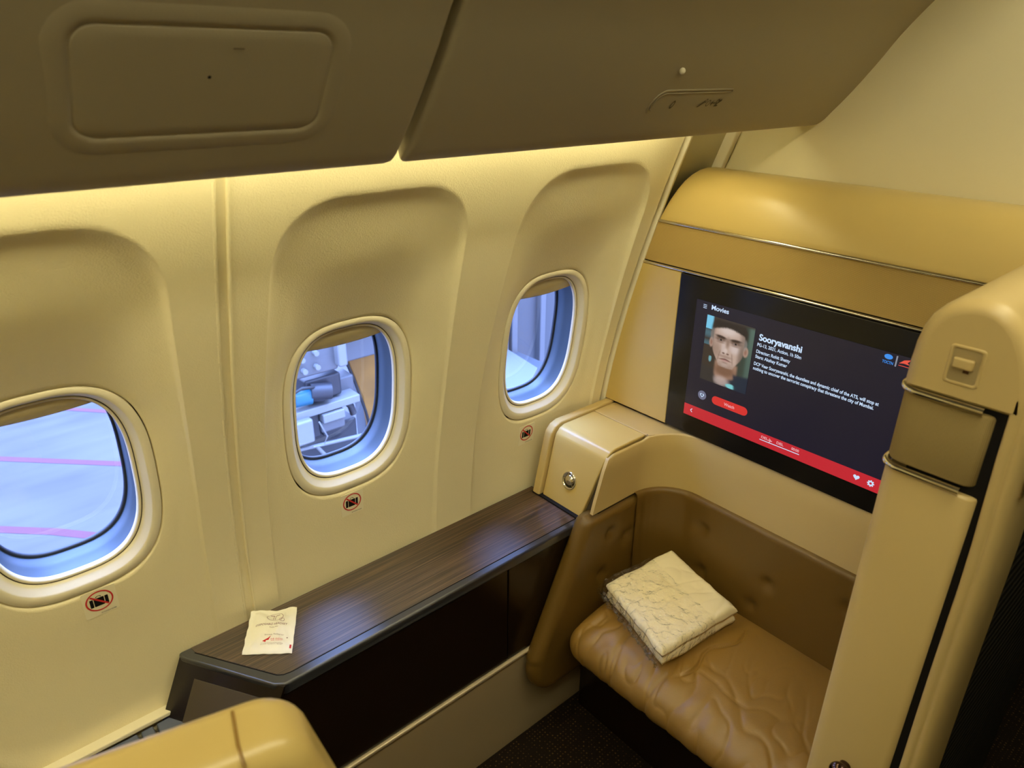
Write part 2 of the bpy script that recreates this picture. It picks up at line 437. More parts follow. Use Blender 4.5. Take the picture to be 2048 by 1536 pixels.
# ------------------------------------------------------------------ stickers
def wall_pt(x, z, b, off): return Vector((x, wy(z)+wall_depth(x, z, b)-off, z))
def sticker(cx, cz, b, label):
    O = wall_pt(cx, cz, b, 0); Ux = (wall_pt(cx+.02, cz, b, 0)-wall_pt(cx-.02, cz, b, 0)).normalized()
    Uz = (wall_pt(cx, cz+.02, b, 0)-wall_pt(cx, cz-.02, b, 0)).normalized(); N = Ux.cross(Uz).normalized()
    if N.y > 0: N = -N
    case = None; t = thing('warning_sticker', O+Vector((0, 0, -.03)), label, 'sticker', 'no luggage warning stickers under the windows')
    obj('backing_film', framed(rrect(.001, -.004, .0285, .0305, .003), O, Ux, Uz, N, -.0004, .0006), M['sticker'], t, smooth=False)
    r = .0205
    sl = [(-r*.74, r*.62), (-r*.62, r*.74), (r*.74, -r*.62), (r*.62, -r*.74)]
    case = join(poly2(rrect(-.0005, -.002, .0072, .0082, .001, 2)), poly2(rrect(-.0112, -.002, .0024, .0082, .001, 2)), poly2(rrect(.0102, -.002, .0024, .0082, .001, 2)), ringpoly(.0030, .0042, 12, -.0005, .0072, 1, .8, 0, PI))
    case = [(v[0]*1.18, v[1]*1.18, 0) for v in case[0]], case[1]
    obj('luggage_symbol', lay(case, O, Ux, Uz, N, .0009), M['blackink'], t, smooth=False)
    obj('prohibition_ring', lay(join(ringpoly(r, r+.0028), poly2(sl)), O, Ux, Uz, N, .0012), M['red'], t, smooth=False)
    obj('small_print', text('NO STOWAGE IN THIS AREA', .0042, O+Ux*-.002+Uz*-.0315, Ux, Uz, N, 0, .0009, .026), M['blackink'], t, smooth=False)
sticker(.1085, -.916, BAYS[0], 'black suitcase in red ring sticker below the leftmost window, nearest the camera')
sticker(.636, -.926, BAYS[1], 'no luggage sticker below the middle window, above the wood ledge')
sticker(1.180, -.934, BAYS[2], 'smallest looking no luggage sticker, under the far window next to the cabinet with chrome latch')

# ------------------------------------------------------------------ overhead bins
BP = [(.935, -.075), (.932, -.095), (.922, -.108), (.90, -.117), (.872, -.1235), (.857, -.1225), (.846, -.1165), (.836, -.108), (.822, -.092), (.800, -.067), (.772, -.032), (.738, .014), (.705, .062), (.66, .116), (.61, .168), (.54, .226), (.46, .283), (.37, .335), (.28, .38)]
cum = [0]
for i in range(1, len(BP)): cum.append(cum[-1]+math.dist(BP[i-1], BP[i]))
SB = cum[5]   # arc length at the lower front edge
def bpt(s, off=0):
    s = max(0, min(cum[-1]-1e-6, s))
    i = max(k for k in range(len(cum)-1) if cum[k] <= s)
    # catmull-rom
    p0, p1, p2, p3 = BP[max(i-1, 0)], BP[i], BP[i+1], BP[min(i+2, len(BP)-1)]
    t = (s-cum[i])/(cum[i+1]-cum[i])
    def cr(a, b, c, d): return .5*((2*b)+(-a+c)*t+(2*a-5*b+4*c-d)*t*t+(-a+3*b-3*c+d)*t**3)
    def dr(a, b, c, d): return .5*((-a+c)+2*(2*a-5*b+4*c-d)*t+3*(-a+3*b-3*c+d)*t*t)
    y, z = cr(p0[0], p1[0], p2[0], p3[0]), cr(p0[1], p1[1], p2[1], p3[1])
    ty, tz = dr(p0[0], p1[0], p2[0], p3[0]), dr(p0[1], p1[1], p2[1], p3[1])
    L = math.hypot(ty, tz); ny, nz = tz/L, -ty/L       # outward (towards the cabin, down)
    if ny > 0 and nz > 0: ny, nz = -ny, -nz
    ny, nz = (-tz/L, ty/L)
    if nz > 0: ny, nz = -ny, -nz
    return y+ny*off, z+nz*off
def cs(z):   # arc length at height z on the door face
    lo, hi = SB, cum[-1]
    for _ in range(30):
        mm = (lo+hi)/2
        if bpt(mm)[1] < z: lo = mm
        else: hi = mm
    return lo
def bin_door(x0, x1, r0=True, r1=True):
    S = cum[-1]; s0 = .001
    ns = 90; nx = 70; rows = []
    def end(s, rad=.034):
        d = s-(SB-.028)
        if d < rad: d = max(d, 0); return rad-math.sqrt(max(rad*rad-(rad-d)**2, 0))
        return 0
    roll = [0, .002, .005, .009]
    for j in range(ns+1):
        s = s0+(S-s0)*(j/ns)
        a, b = x0+(end(s) if r0 else 0), x1-(end(s) if r1 else 0)
        xs = []
        if r0: xs += [(a, -.05), (a, -.008), (a+.001, -.004), (a+.004, -.001), (a+.009, 0)]
        else: xs += [(a, 0)]
        lo, hi = xs[-1][0], (b-.009 if r1 else b)
        xs += [(lo+(hi-lo)*k/nx, 0) for k in range(1, nx)]
        if r1: xs += [(b-.009, 0), (b-.004, -.001), (b-.001, -.004), (b, -.008), (b, -.05)]
        else: xs += [(b, 0)]
        rows.append([(x, *bpt(s, o)) for x, o in xs])
    return grid(rows)
def bsurf(x, s, off): return Vector((x, *bpt(s, off)))
def bin_patch(loops):   # list of (polyline in (x,s), off)
    return grid([[bsurf(x, s, o) for x, s in L] for L, o in loops], cv=True)
b1 = thing('overhead_bin', (-.1, .85, -.124), 'cream overhead bin door with rounded rectangular access panel, above the leftmost window', 'overhead bin', 'overhead bin doors')
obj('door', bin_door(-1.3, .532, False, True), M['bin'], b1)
sa, sb_ = cs(-.068), cs(.028)
pc, ps, hw, hh = .2735, (sa+sb_)/2, .1225, (sb_-sa)/2
def bl(d, r): return rrect(pc, ps, hw+d, hh+d, r+d, 8)
pcx = []
obj('access_panel_frame', bin_patch([(bl(.024, .022), -.0008), (bl(.0195, .022), .0004), (bl(.014, .022), .0013), (bl(.007, .022), .0013), (bl(.0012, .022), .0008), (bl(.0005, .022), -.0015)]), M['bin'], b1)
L0 = bl(-.0008, .022)
inner = [[bsurf(pc+(x-pc)*k, ps+(s-ps)*k, o) for x, s in L0] for k, o in ((1, -.002), (1, .0002), (.985, .0008), (.8, .0008), (.5, .0008), (.02, .0008))]
ap = obj('access_panel', join(grid(inner, cv=True), fan(inner[-1])), M['bin'], b1)
def bdot(x, s, r, off): return fan([bsurf(x+r*math.cos(2*PI*k/16), s+r*math.sin(2*PI*k/16), off) for k in range(16)])
obj('panel_screw', bdot(.270, cs(-.013), .0018, .0022), M['blackink'], ap)
q = [(.290, cs(.0115)), (.301, cs(.0115)), (.301, cs(.0127)), (.290, cs(.0127))]
obj('panel_slot', ([tuple(bsurf(x, s, .0022)) for x, s in q], [(0, 1, 2, 3)]), M['mark'], ap)
b2 = thing('overhead_bin', (1.1, .85, -.124), 'overhead bin door with embossed pictogram strip and small button, above middle and far windows', 'overhead bin', 'overhead bin doors')
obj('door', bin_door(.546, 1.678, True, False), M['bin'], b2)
# embossed outline of the placard
def emb(pts, r, m, nm):
    return obj(nm, tube([bsurf(x, s, .0002) for x, s in pts], r, 8), m, b2)
def arcpts(x, s, r, a0, a1, n=8): return [(x+r*math.cos(math.radians(a0+(a1-a0)*k/n)), s+r*math.sin(math.radians(a0+(a1-a0)*k/n))) for k in range(n+1)]
zt, zb = cs(-.037), cs(-.068)
oa = [(.996, zb-.004)]+[(.990, zb+.003)]+arcpts(1.014, zt-.024, .024, 180, 90)+[(1.198, zt)]+[(1.201, zt-.004)]
ob = [(1.003, zb-.001), (.996, zb+.004)]+arcpts(1.016, zt-.025, .0195, 180, 90)+[(1.196, zt-.0055)]
emb(oa, .0016, M['bin'], 'placard_outline'); emb(ob, .0012, M['bin'], 'placard_outline')
bb = bsurf(1.010, cs(-.006), .003)
obj('button', join(ball(bb, .0052, 1, 1, 1, 8)), M['bezel'], b2)
def blay(vf, x, s, off=.0008):
    return [tuple(bsurf(x+v[0], s+v[1]*1.5, off)) for v in vf[0]], vf[1]
sm = cs(-.060)
obj('vest_symbol', blay(join(ringpoly(.0035, .0058, 16, 0, 0, .8, 1.1)), 1.050, sm), M['mark'], b2, smooth=False)
sym = join(poly2([(-.028, -.006), (-.022, -.006), (-.012, .001), (-.014, .005)]), ringpoly(.0018, .0032, 10, -.010, .004), ringpoly(.0038, .0052, 16, .001, 0),
           poly2([(.008, 0), (.014, .005), (.014, .001), (.022, .001), (.022, -.001), (.014, -.001), (.014, -.005)]), ringpoly(.002, .0042, 12, .027, .002), poly2([(.029, -.003), (.038, .003), (.036, .006), (.030, .004)]), poly2([(.024, -.006), (.026, -.002), (.036, -.004), (.034, -.006)]))
obj('seat_arrow_symbol', blay(sym, 1.152, sm), M['mark'], b2, smooth=False)

# cove light behind the bins
cv = thing('cove_light', (.2, .965, -.065), 'long warm strip light hidden behind the bins, washing the top of the sidewall', 'light')
obj('lamp_housing', rbox(-1.25, 1.40, .945, .985, -.060, -.040, .003), M['ceil'], cv, wn=True)
obj('lamp_strip', rbox(-1.24, 1.39, .950, .980, -.0645, -.0605, .001), emis('cove_glow', (1, .90, .50), 28), cv)

# ------------------------------------------------------------------ room shell
def slab(name, x0, x1, y0, y1, z0, z1, m, kind='structure'):
    return tag(obj(name, rbox(x0, x1, y0, y1, z0, z1, 0), m, smooth=False), kind=kind)
slab('floor', -1.32, 3.0, -2.3, 1.30, -1.82, -1.78, M['carpet'])
slab('ceiling', -1.32, 3.0, -2.3, 1.3, .62, .66, M['ceil'])
slab('wall_right', -1.32, 3.0, -2.34, -2.3, -1.78, .62, M['bulk'])
slab('wall_back', -1.36, -1.32, -2.3, 1.26, -1.78, .62, M['bulk'])
wf = tag(obj('wall_front', join(rbox(1.68, 1.71, .165, 1.30, -1.78, .62, 0)), M['bulk'], smooth=False), kind='structure')
slab('wall_galley', 2.96, 3.0, -2.3, 1.3, -1.78, .62, M['darkcloth'])
bpy.data.objects['wall_galley'].name = 'wall_far'
tr = [[(x, wy(z)-o, z) for z in [-1.0+.02*k for k in range(60)]] for x, o in ((1.653, -.03), (1.653, .010), (1.655, .012), (1.672, .012), (1.674, .010), (1.674, -.03))]
tag(obj('trim_2', grid(tr), M['bezel']), kind='structure')
cl = thing('unseen_ceiling_light', (.2, 0, .60), 'long warm ceiling light, unseen above the aisle, added to light the cabin and seat nook', 'ceiling light')  # unseen lamp added for general cabin light, placed to reach the seat nook
obj('fixture_frame', join(rbox(-1.1, 1.66, -.18, -.15, .585, .62, .003), rbox(-1.1, 1.66, .12, .15, .585, .62, .003)), M['bezel'], cl, wn=True)
obj('diffuser', rbox(-1.1, 1.66, -.15, .12, .60, .615, 0), emis('ceiling_glow', (1, .92, .61), 9.5), cl, smooth=False)

# ------------------------------------------------------------------ side console
con = thing('side_console', (.7, 1.17, -1.78), 'long dark wood ledge with glossy black front running under the windows', 'console')
top = [(1.212, 1.288), (.214, 1.288), (.206, 1.272), (.325, 1.078), (.345, 1.068), (1.212, 1.071)]
def lerp(a, b, t): return tuple(a[i]+(b[i]-a[i])*t for i in range(len(a)))
# satin border slab
obj('edge_border', prism([(1.212, 1.290), (.216, 1.290), (.214, 1.274), (.330, 1.082), (.350, 1.068), (1.212, 1.071)], 2, -1.150, -1.1205, .006, 3), M['satin'], con, wn=True)
wc = (.362, 1.092)
wd = [(1.208, 1.286), (.240, 1.286), (.243, 1.268), (.340, 1.112), (.347, 1.101), (.357, 1.094), (.372, 1.091), (1.208, 1.091)]
obj('wood_top', prism(wd, 2, -1.124, -1.1195, .0006, 1), M['wood'], con, wn=True)
wi_ = [(x, y) for x, y in wd]
obj('top_gap_line', tube([(p[0]+(-.0012 if p[0] < 1 else 0), p[1]-.0012, -1.1203) for p in wd[2:]], .0009, 6), M['blackink'], con)
obj('front_panel', join(rbox(.335, .935, 1.076, 1.095, -1.452, -1.150, .002), rbox(.939, 1.36, 1.0765, 1.095, -1.452, -1.150, .002)), M['blackpanel'], con, wn=True)
obj('carcass', rbox(.38, 1.40, 1.090, 1.270, -1.76, -1.14, 0), M['blackink'], con, smooth=False)
obj('front_rail', join(rbox(.36, 1.36, 1.068, 1.080, -1.464, -1.4545, .003)), mat('champagne_rail', (.62, .52, .36), .3, .35), con, wn=True)
obj('lower_panel', rbox(.34, 1.40, 1.079, 1.095, -1.78, -1.466, .002), M['beige'], con, wn=True)
# slanted end face
def endq(t0, t1, h0, h1, off, th=.012):
    A, B = Vector((.214, 1.278, -1.124)), Vector((.340, 1.072, -1.124))
    d = B-A; N = Vector((-.206, -.126, 0)).normalized(); dn = Vector((-.046, 0, -.107)).normalized()
    P = [A+d*t0+dn*h0, A+d*t1+dn*h0, A+d*t1+dn*h1, A+d*t0+dn*h1]
    P = [p+N*off for p in P]; Q = [p-N*th for p in P]
    return [tuple(p) for p in P+Q], [(0, 1, 2, 3), (7, 6, 5, 4), (0, 4, 5, 1), (1, 5, 6, 2), (2, 6, 7, 3), (3, 7, 4, 0)]
obj('end_frame', endq(0, 1.03, 0, .52, 0), M['blackpanel'], con, smooth=False)
obj('end_inset', endq(.20, .93, .035, .44, .0015, .001), M['inset'], con, smooth=False)

# ------------------------------------------------------------------ headset packet
PK = thing('headset_packet', (.385, 1.2, -1.119), 'small cream plastic packet of a disposable headset lying on the wood ledge', 'packet')
c00, c10, c11, c01 = Vector((.313, 1.195, -1.1165)), Vector((.393, 1.132, -1.1165)), Vector((.459, 1.243, -1.110)), Vector((.370, 1.276, -1.094))
def pk(u, v, o=0):
    p = c00*(1-u)*(1-v)+c10*u*(1-v)+c11*u*v+c01*(1-u)*v
    e = min(u, 1-u, v, 1-v); puff = .0075*sstep(.03, .38, e)
    w = noise.noise(Vector((u*3.1+4, v*3.6, 0)))*.0034*sstep(0, .15, e)+.0012*noise.noise(Vector((u*9, v*8, 3)))
    w += .0030*max(0, 1-abs((u*.55+v-.98)*9))*(1-u)-.003*math.exp(-((v-.86)*30)**2)*(u > .75)
    q = p+Vector((0, 0, max(.0, puff+w)+o))
    a = .0022*noise.noise(Vector((v*7, 2, 0))); b_ = .002*noise.noise(Vector((u*6, 9, 0)))
    if v > .8: q += Vector((0, .004*(v-.8)*5*math.sin(u*9), 0))
    return q+(c10-c00).normalized()*a*(1 if u < .5 else .5)+(c01-c00).normalized()*b_
pg = grid([[pk(i/44, j/50) for j in range(51)] for i in range(45)])
pb = grid([[pk(i/44, j/50)*1+Vector((0, 0, -(pk(i/44, j/50).z-(c00*(1-i/44)*(1-j/50)+c10*i/44*(1-j/50)+c11*i/44*j/50+c01*(1-i/44)*j/50).z)-.0012)) for j in range(51)] for i in range(45)])
obj('film_pouch', join(pg, pb), M['paper'], PK)
def pkl(vf, u, v, su=.100, sv=.128, o=.0006, subdiv=True):
    return [tuple(pk(u+a[0]/su, v+a[1]/sv, o)) for a in vf[0]], vf[1]
def ptext(s, size, u, v, w): 
    t = text(s, size, (0, 0, 0), (1, 0, 0), (0, 1, 0), (0, 0, 1), 0, 0, w, 'CENTER'); return pkl(t, u, v)
def line(a, b, w):
    d = Vector((b[0]-a[0], b[1]-a[1])); n = Vector((-d.y, d.x)).normalized()*w/2
    k = 6; P = [[(a[0]+d.x*i/k+n.x*s, a[1]+d.y*i/k+n.y*s, 0) for i in range(k+1)] for s in (-1, 1)]
    return grid(P)
logo = join(ringpoly(.0148, .0156, 40, 0, 0, 1.12, .92), ringpoly(.0050, .0058, 24, .0145, -.0105), line((-.0115, .0075), (-.003, .0075), .0018), line((-.003, .008), (-.003, -.011), .0009), line((.0005, .0075), (.0085, .0075), .0018), line((.0008, .008), (.0008, -.011), .0009), line((.013, -.0085), (.0165, -.0085), .0010), line((.013, -.0085), (.013, -.0135), .0010))
obj('logo_print', join(pkl(logo, .56, .79)), M['ink'], PK, smooth=False)
obj('title_print', ptext('DISPOSABLE HEADSET', .0078, .50, .585, .066), M['ink'], PK, smooth=False)
obj('subtitle_print', join(ptext('TWIN PIN', .005, .56, .525, .018), ptext('Specially Packed for', .0055, .60, .36, .040)), M['grey_ink'], PK, smooth=False)
wing = poly2([(-.020, -.004), (-.007, .004), (-.002, .0105), (-.005, .002), (-.007, -.002), (-.012, -.003), (-.013, -.0075)])
obj('airline_print', join(pkl(wing, .56, .27), ptext('AIR INDIA', .005, .66, .26, .026), ptext('AIR INDIA', .0032, .66, .235, .024)), M['red'], PK, smooth=False)
obj('small_print', join(ptext('A STAR ALLIANCE MEMBER', .0034, .57, .165, .046), pkl(line((-.023, 0), (.02, 0), .0005), .57, .20), pkl(ringpoly(0, .0016, 10), .87, .30)), M['grey_ink'], PK, smooth=False)
obj('corner_mark', pkl(poly2([(-.002, -.005), (.0018, -.005), (.0018, .005), (-.002, .005)]), .955, .125), M['red'], PK, smooth=False)

# ------------------------------------------------------------------ storage cabinet
cab = thing('storage_cabinet', (1.36, 1.14, -1.14), 'gold tan wedge cabinet with sloping lid and round chrome latch, ending the wood ledge', 'cabinet')
def cabprof(o=0): return [(1.199+o, -1.1185), (1.236+o*.9, -.955), (1.243+o*.8, -.935), (1.256+o*.5, -.921), (1.274, -.915-o), (1.398, -.915-o)]
def cabpoly(o): return cabprof(o)+[(1.398, -1.1185)]
def taper(vf):
    # the lid widens towards its foot less than the surround does: its right edge runs in at the bottom
    return [(x, y+(.043*max(0, min(1, (-.925-z)/.195)) if y < 1.1 else 0), z) for x, y, z in vf[0]], vf[1]
obj('lid', taper(prism(cabpoly(0), 1, 1.041, 1.232, .004, 4, .35)), M['gold'], cab, wn=True)
obj('side_rim', prism([(1.187, -1.1185), (1.224, -.952), (1.231, -.932), (1.247, -.916), (1.268, -.909), (1.49, -.909), (1.49, -1.1185)], 1, 1.2345, 1.262, .005, 3, .35), M['tan'], cab, wn=True)
obj('rear_top', prism([(1.400, -.9155), (1.49, -.9155), (1.49, -1.1185), (1.400, -1.1185)], 1, 1.040, 1.233, .002, 2), M['tan'], cab, wn=True)
obj('base_gasket', rbox(1.188, 1.22, 1.03, 1.262, -1.128, -1.1155, .001), M['blackink'], cab, wn=True)
obj('lid_gap', prism([(1.212, -1.118), (1.249, -.962), (1.268, -.934), (1.282, -.928), (1.398, -.928), (1.398, -1.118)], 1, 1.0375, 1.0900, 0, 1), M['groove'], cab, smooth=False)
# round latch
sl0, sl1 = Vector((1.199, 0, -1.1185)), Vector((1.236, 0, -.955)); SV = (sl1-sl0).normalized(); SU = Vector((0, -1, 0)); SN = Vector((-SV.z, 0, SV.x))
LO = Vector((1.199, 1.146, -1.1185))+SV*.082
def disc(c, U, V, N, spec, n=40): return grid([[c+U*r*math.cos(2*PI*k/n)+V*r*math.sin(2*PI*k/n)+N*o for k in range(n)] for r, o in spec], cv=True)
obj('latch', join(disc(LO, SU, SV, SN, [(.0255, 0), (.0255, .0025), (.0240, .004), (.0215, .0035), (.0205, .001), (.0001, .0008)])), M['chrome'], cab)
lt = obj('latch_toggle', join(disc(LO+SU*.0015+SV*.003, SU, SV, SN, [(.0150, .0012), (.0150, .0040), (.0120, .0065), (.0060, .0085), (.0001, .0100)])), M['chrome'], cab)
obj('latch_recess', lay(ringpoly(.008, .0195, 24, 0, 0, 1, 1, PI*1.02, PI*1.75), LO, SU, SV, SN, .0012), M['black'], cab)

# ------------------------------------------------------------------ suite shell (monitor wall)
XM = 1.48
sh = thing('suite_shell', (1.56, .7, -1.78), 'gold tan first class suite shell with domed top, fabric band and two chrome strips', 'suite partition')
hp = [(1.478, -.3555), (1.4775, -.352), (1.479, -.345), (1.484, -.325), (1.492, -.303), (1.504, -.280), (1.520, -.260), (1.541, -.245), (1.565, -.2365), (1.592, -.233), (1.62, -.2345), (1.65, -.242), (1.672, -.252)]
ny = 70; rows = []
for j in range(ny+1):
    f = j/ny; row = []
    for k, (x, z) in enumerate(hp):
        yl = wy(z)-.003; yr = .285
        if f < .06:
            t = f/.06; y = yl-.012*(1-math.cos(t*PI/2)) ; dx = .010*(1-math.sin(t*PI/2))
        else: y = (yl-.012)+(yr-yl+.012)*((f-.06)/.94); dx = 0
        cx, cz = 1.60, -.36
        d = Vector((cx-x, cz-z)); L = d.length
        row.append((x+d.x/L*dx, y, z+d.y/L*dx))
    rows.append(row)
obj('domed_top', grid(rows), M['gold'], sh)
def wallpoly(z0, z1, yr, off=.003, n=10):
    L = [(wy(z0+(z1-z0)*k/n)-off, z0+(z1-z0)*k/n) for k in range(n+1)]
    return L+[(yr, z1), (yr, z0)]
obj('fabric_band', prism(wallpoly(-.4665, -.3635, .30), 0, XM-.0005, XM+.05, .0015, 2), M['mesh'], sh, wn=True)
for z in (-.3590, -.4715):
    y0 = wy(z)-.004
    obj('chrome_strip', join(tube([(XM-.0015, y0, z-.0002), (XM-.0015, .30, z-.0002)], .0036, 12)), M['chrome'], sh)
obj('recess_lines', join(rbox(XM+.003, XM+.05, .30, 1.15, -.475, -.350, 0)), M['blackink'], sh, smooth=False)
obj('side_panel', prism(wallpoly(-.907, -.4765, 1.040), 0, XM-.002, XM+.05, .003, 3), M['gold'], sh, wn=True)
obj('backing', prism([(1.05, -.36), (1.05, -1.0), (.295, -1.0), (.295, -.36)], 0, XM+.02, 1.60, 0), M['blackink'], sh, smooth=False)
# curved surround below monitor
def plan(off, y_end=.292, xs=1.19, n=10, r=.125, Y0=1.031, X0=1.482):
    """left side -> corner -> back; off moves towards the seat"""
    P = [(xs+(X0-r-xs)*k/14, Y0-off) for k in range(14)]
    c = (X0-r, Y0-r)
    for k in range(n+1):
        a = math.radians(90-90*k/n); P.append((c[0]+(r-off)*math.cos(a), c[1]+(r-off)*math.sin(a)))
    P += [(X0-off, (Y0-r)+(y_end-(Y0-r))*k/16) for k in range(1, 17)]
    return P
PL = plan(0); PO = plan(-.006)
def ztop(p): # side a little lower than the back ledge
    return -.924 if p[0] < 1.392 else -.915+.006*sstep(1.40, 1.47, p[0])
rows = []
for i, (p, q) in enumerate(zip(PL, PO)):
    zt_ = ztop(p)-(.006 if i == 0 else 0)
    def xf(z):   # front end is slanted like the cabinet lid
        return 1.190+.043*max(0, min(1, (z+1.075)/.14))+.02*sstep(-.938, -.922, z)
    col = []
    for z, o in ((-1.080, 1), (-1.04, 0), (-1.0, 0), (-.96, 0), (zt_-.004, 0), (zt_-.0012, .25), (zt_, .6), (zt_, 1.3)):
        a = lerp(p, q, min(o, 1.3)) if z != -1.080 else p
        x = a[0]
        if i < 14: x = xf(z)+(a[0]-1.19)/(1.357-1.19)*(1.357-xf(z))
        col.append((x, a[1], z))
    rows.append(col)
obj('curved_surround', join(grid(rows), grid([[r[k] for k in range(8)] for r in rows[:1]]+[[(p[0]+.0, p[1]+.010, p[2]) for p in rows[0]]])), M['tan'], sh)
# corner ledge
arc = [PO[k] for k in range(12, 30) if PO[k][0] > 1.39]
obj('corner_ledge', framed([(x, y) for x, y in arc]+[(1.50, .70), (1.50, 1.041), (1.402, 1.041)], (0, 0, 0), (1, 0, 0), (0, 1, 0), (0, 0, 1), -.925, -.9135), M['tan'], sh, smooth=False)

# ------------------------------------------------------------------ monitor
mo = thing('monitor', (1.476, .7, -.905), 'large black framed seat monitor switched on, showing a film page', 'monitor')
obj('black_frame', rbox(XM-.006, XM+.012, .325, 1.038, -.9045, -.4765, .0025), M['black'], mo, wn=True)
XS = XM-.0064
SY0, SY1, SZ0, SZ1 = .981, .405, -.850, -.531
O0 = (XS, SY0, SZ1); SUv = (0, -1, 0); SVv = (0, 0, -1); SNv = (-1, 0, 0)
def scr(name, vf, m, t): return obj(name, lay(vf, O0, SUv, SVv, SNv, t), m, mo, smooth=False)
W_, H_ = SY0-SY1, SZ1-SZ0
scr('screen', poly2([(0, 0), (W_, 0), (W_, H_), (0, H_)]), emis('screen_navy', (.010, .008, .019), 1), .0002)
scr('red_bar', poly2([(0, H_-.0315), (W_, H_-.0345), (W_, H_), (0, H_)]), emis('screen_red', (.62, .022, .035), .85), .0006)
WHT = emis('screen_white', (.62, .78, 1.0), .95); PNK = emis('screen_pink', (1, .5, .55), .8)
def stext(s, size, x, z, width=None):
    t = text(s, size, (0, 0, 0), (1, 0, 0), (0, 1, 0), (0, 0, 1), 0, 0, width, bold=.022)
    return [(v[0]+SY0-x, -v[1]+SZ1-z, 0) for v in t[0]], t[1]
scr('menu_icon', join(*[poly2([(.021, .0085+.0040*k), (.031, .0085+.0040*k), (.031, .0101+.0040*k), (.021, .0101+.0040*k)]) for k in range(3)]), WHT, .0008)
scr('heading', stext('Movies', .0165, .937, -.5475, .049), WHT, .0008)
tt = stext('Sooryavanshi', .022, .799, -.5880, .107); 
scr('film_title', join(tt, [(v[0]+.0005, v[1]+.0004, 0) for v in tt[0]] and ([(v[0]+.0006, v[1]+.0003, .0) for v in tt[0]], tt[1])), WHT, .0008)
scr('film_details', join(stext('PG-13, 2021, Action, 1h 50m', .0115, .801, -.6035, .111), stext('Director: Rohit Shetty', .0115, .801, -.6205, .087), stext('Stars: Akshay Kumar', .0115, .801, -.6335, .082),
    stext('DCP Veer Sooryavanshi, the dauntless and dynamic chief of the ATS, will stop at', .0115, .802, -.6520, .296), stext('nothing to uncover the terrorist conspiracy that threatens the city of Mumbai.', .0115, .802, -.6640, .288)), WHT, .0008)
def pill(x0, x1, z0, z1, n=8):
    r = (z1-z0)/2; c = (z0+z1)/2
    return poly2([(x0+r-r*math.sin(PI*k/n), c-r*math.cos(PI*k/n)) for k in range(n+1)]+[(x1-r+r*math.sin(PI*k/n), c+r*math.cos(PI*k/n)) for k in range(n+1)])
scr('watch_button', pill(.080, .183, .2375, .2605), emis('button_red', (.75, .035, .03), .85), .0008)
scr('watch_label', stext('Watch', .0110, SY0-.1165, SZ1-.2530, .030), PNK, .0011)
def heart(cx, cz, s):
    P = []
    for k in range(28):
        t = 2*PI*k/28; x = 16*math.sin(t)**3; y = 13*math.cos(t)-5*math.cos(2*t)-2*math.cos(3*t)-math.cos(4*t); P.append((cx+x*s/16, cz-y*s/16))
    return poly2(P)
scr('like_disc', fan([(.050+.0125*math.cos(2*PI*k/24), .2485+.0125*math.sin(2*PI*k/24), 0) for k in range(24)]), emis('disc_grey', (.16, .17, .26), .9), .0008)
scr('like_heart', join(heart(.050, .2485, .0062)), WHT, .0011)
scr('like_heart_core', join(heart(.050, .2482, .0036)), emis('disc_core', (.10, .11, .18), .9), .0013)
def bar(a, b, w):
    d = Vector((b[0]-a[0], b[1]-a[1])); n = Vector((-d.y, d.x)).normalized()*w/2
    return poly2([(a[0]+n.x, a[1]+n.y), (b[0]+n.x, b[1]+n.y), (b[0]-n.x, b[1]-n.y), (a[0]-n.x, a[1]-n.y)])
scr('back_arrow', join(bar((.026, .297), (.021, .302), .002), bar((.021, .302), (.026, .307), .002)), WHT, .0009)
scr('departure_label', stext('DEL', .0095, .752, -.8305, .018), PNK, .0009)
scr('arrival_label', stext('DEL', .0095, .711, -.8295, .018), PNK, .0009)
scr('time_label', stext('00:00', .0095, .672, -.8290, .019), PNK, .0009)
scr('plane_icon', join(bar((.247, .298), (.259, .298), .0022), bar((.251, .293), (.255, .298), .002), bar((.251, .303), (.255, .298), .002)), PNK, .0009)
scr('progress_line', bar((.226, .3045), (.330, .3030), .0019), WHT, .0010)
scr('footer_heart', heart(.466, .3005, .0072), WHT, .0009)
scr('gear_icon', join(ringpoly(.0028, .0058, 20, .498, .3015), *[bar((.498+.005*math.cos(a), .3015+.005*math.sin(a)), (.498+.0078*math.cos(a), .3015+.0078*math.sin(a)), .003) for a in [PI*k/4 for k in range(8)]]), WHT, .0009)
scr('blue_logo', join(fan([(.472+.0085*math.cos(2*PI*k/20), .0095+.0055*math.sin(2*PI*k/20), 0) for k in range(20)]), stext('TOCTN', .0085, SY0-.4615, SZ1-.0245, .022)), emis('logo_blue', (.05, .30, .9), .9), .0009)
scr('logo_divider', bar((.4885, .003), (.4885, .026), .003), emis('logo_grey', (.3, .33, .4), .8), .0009)
scr('red_logo', join(poly2([(.494, .017), (.503, .008), (.516, .004), (.510, .012), (.516, .016), (.503, .015)]), bar((.494, .021), (.530, .021), .0012)), emis('logo_red', (.85, .10, .06), .9), .0009)
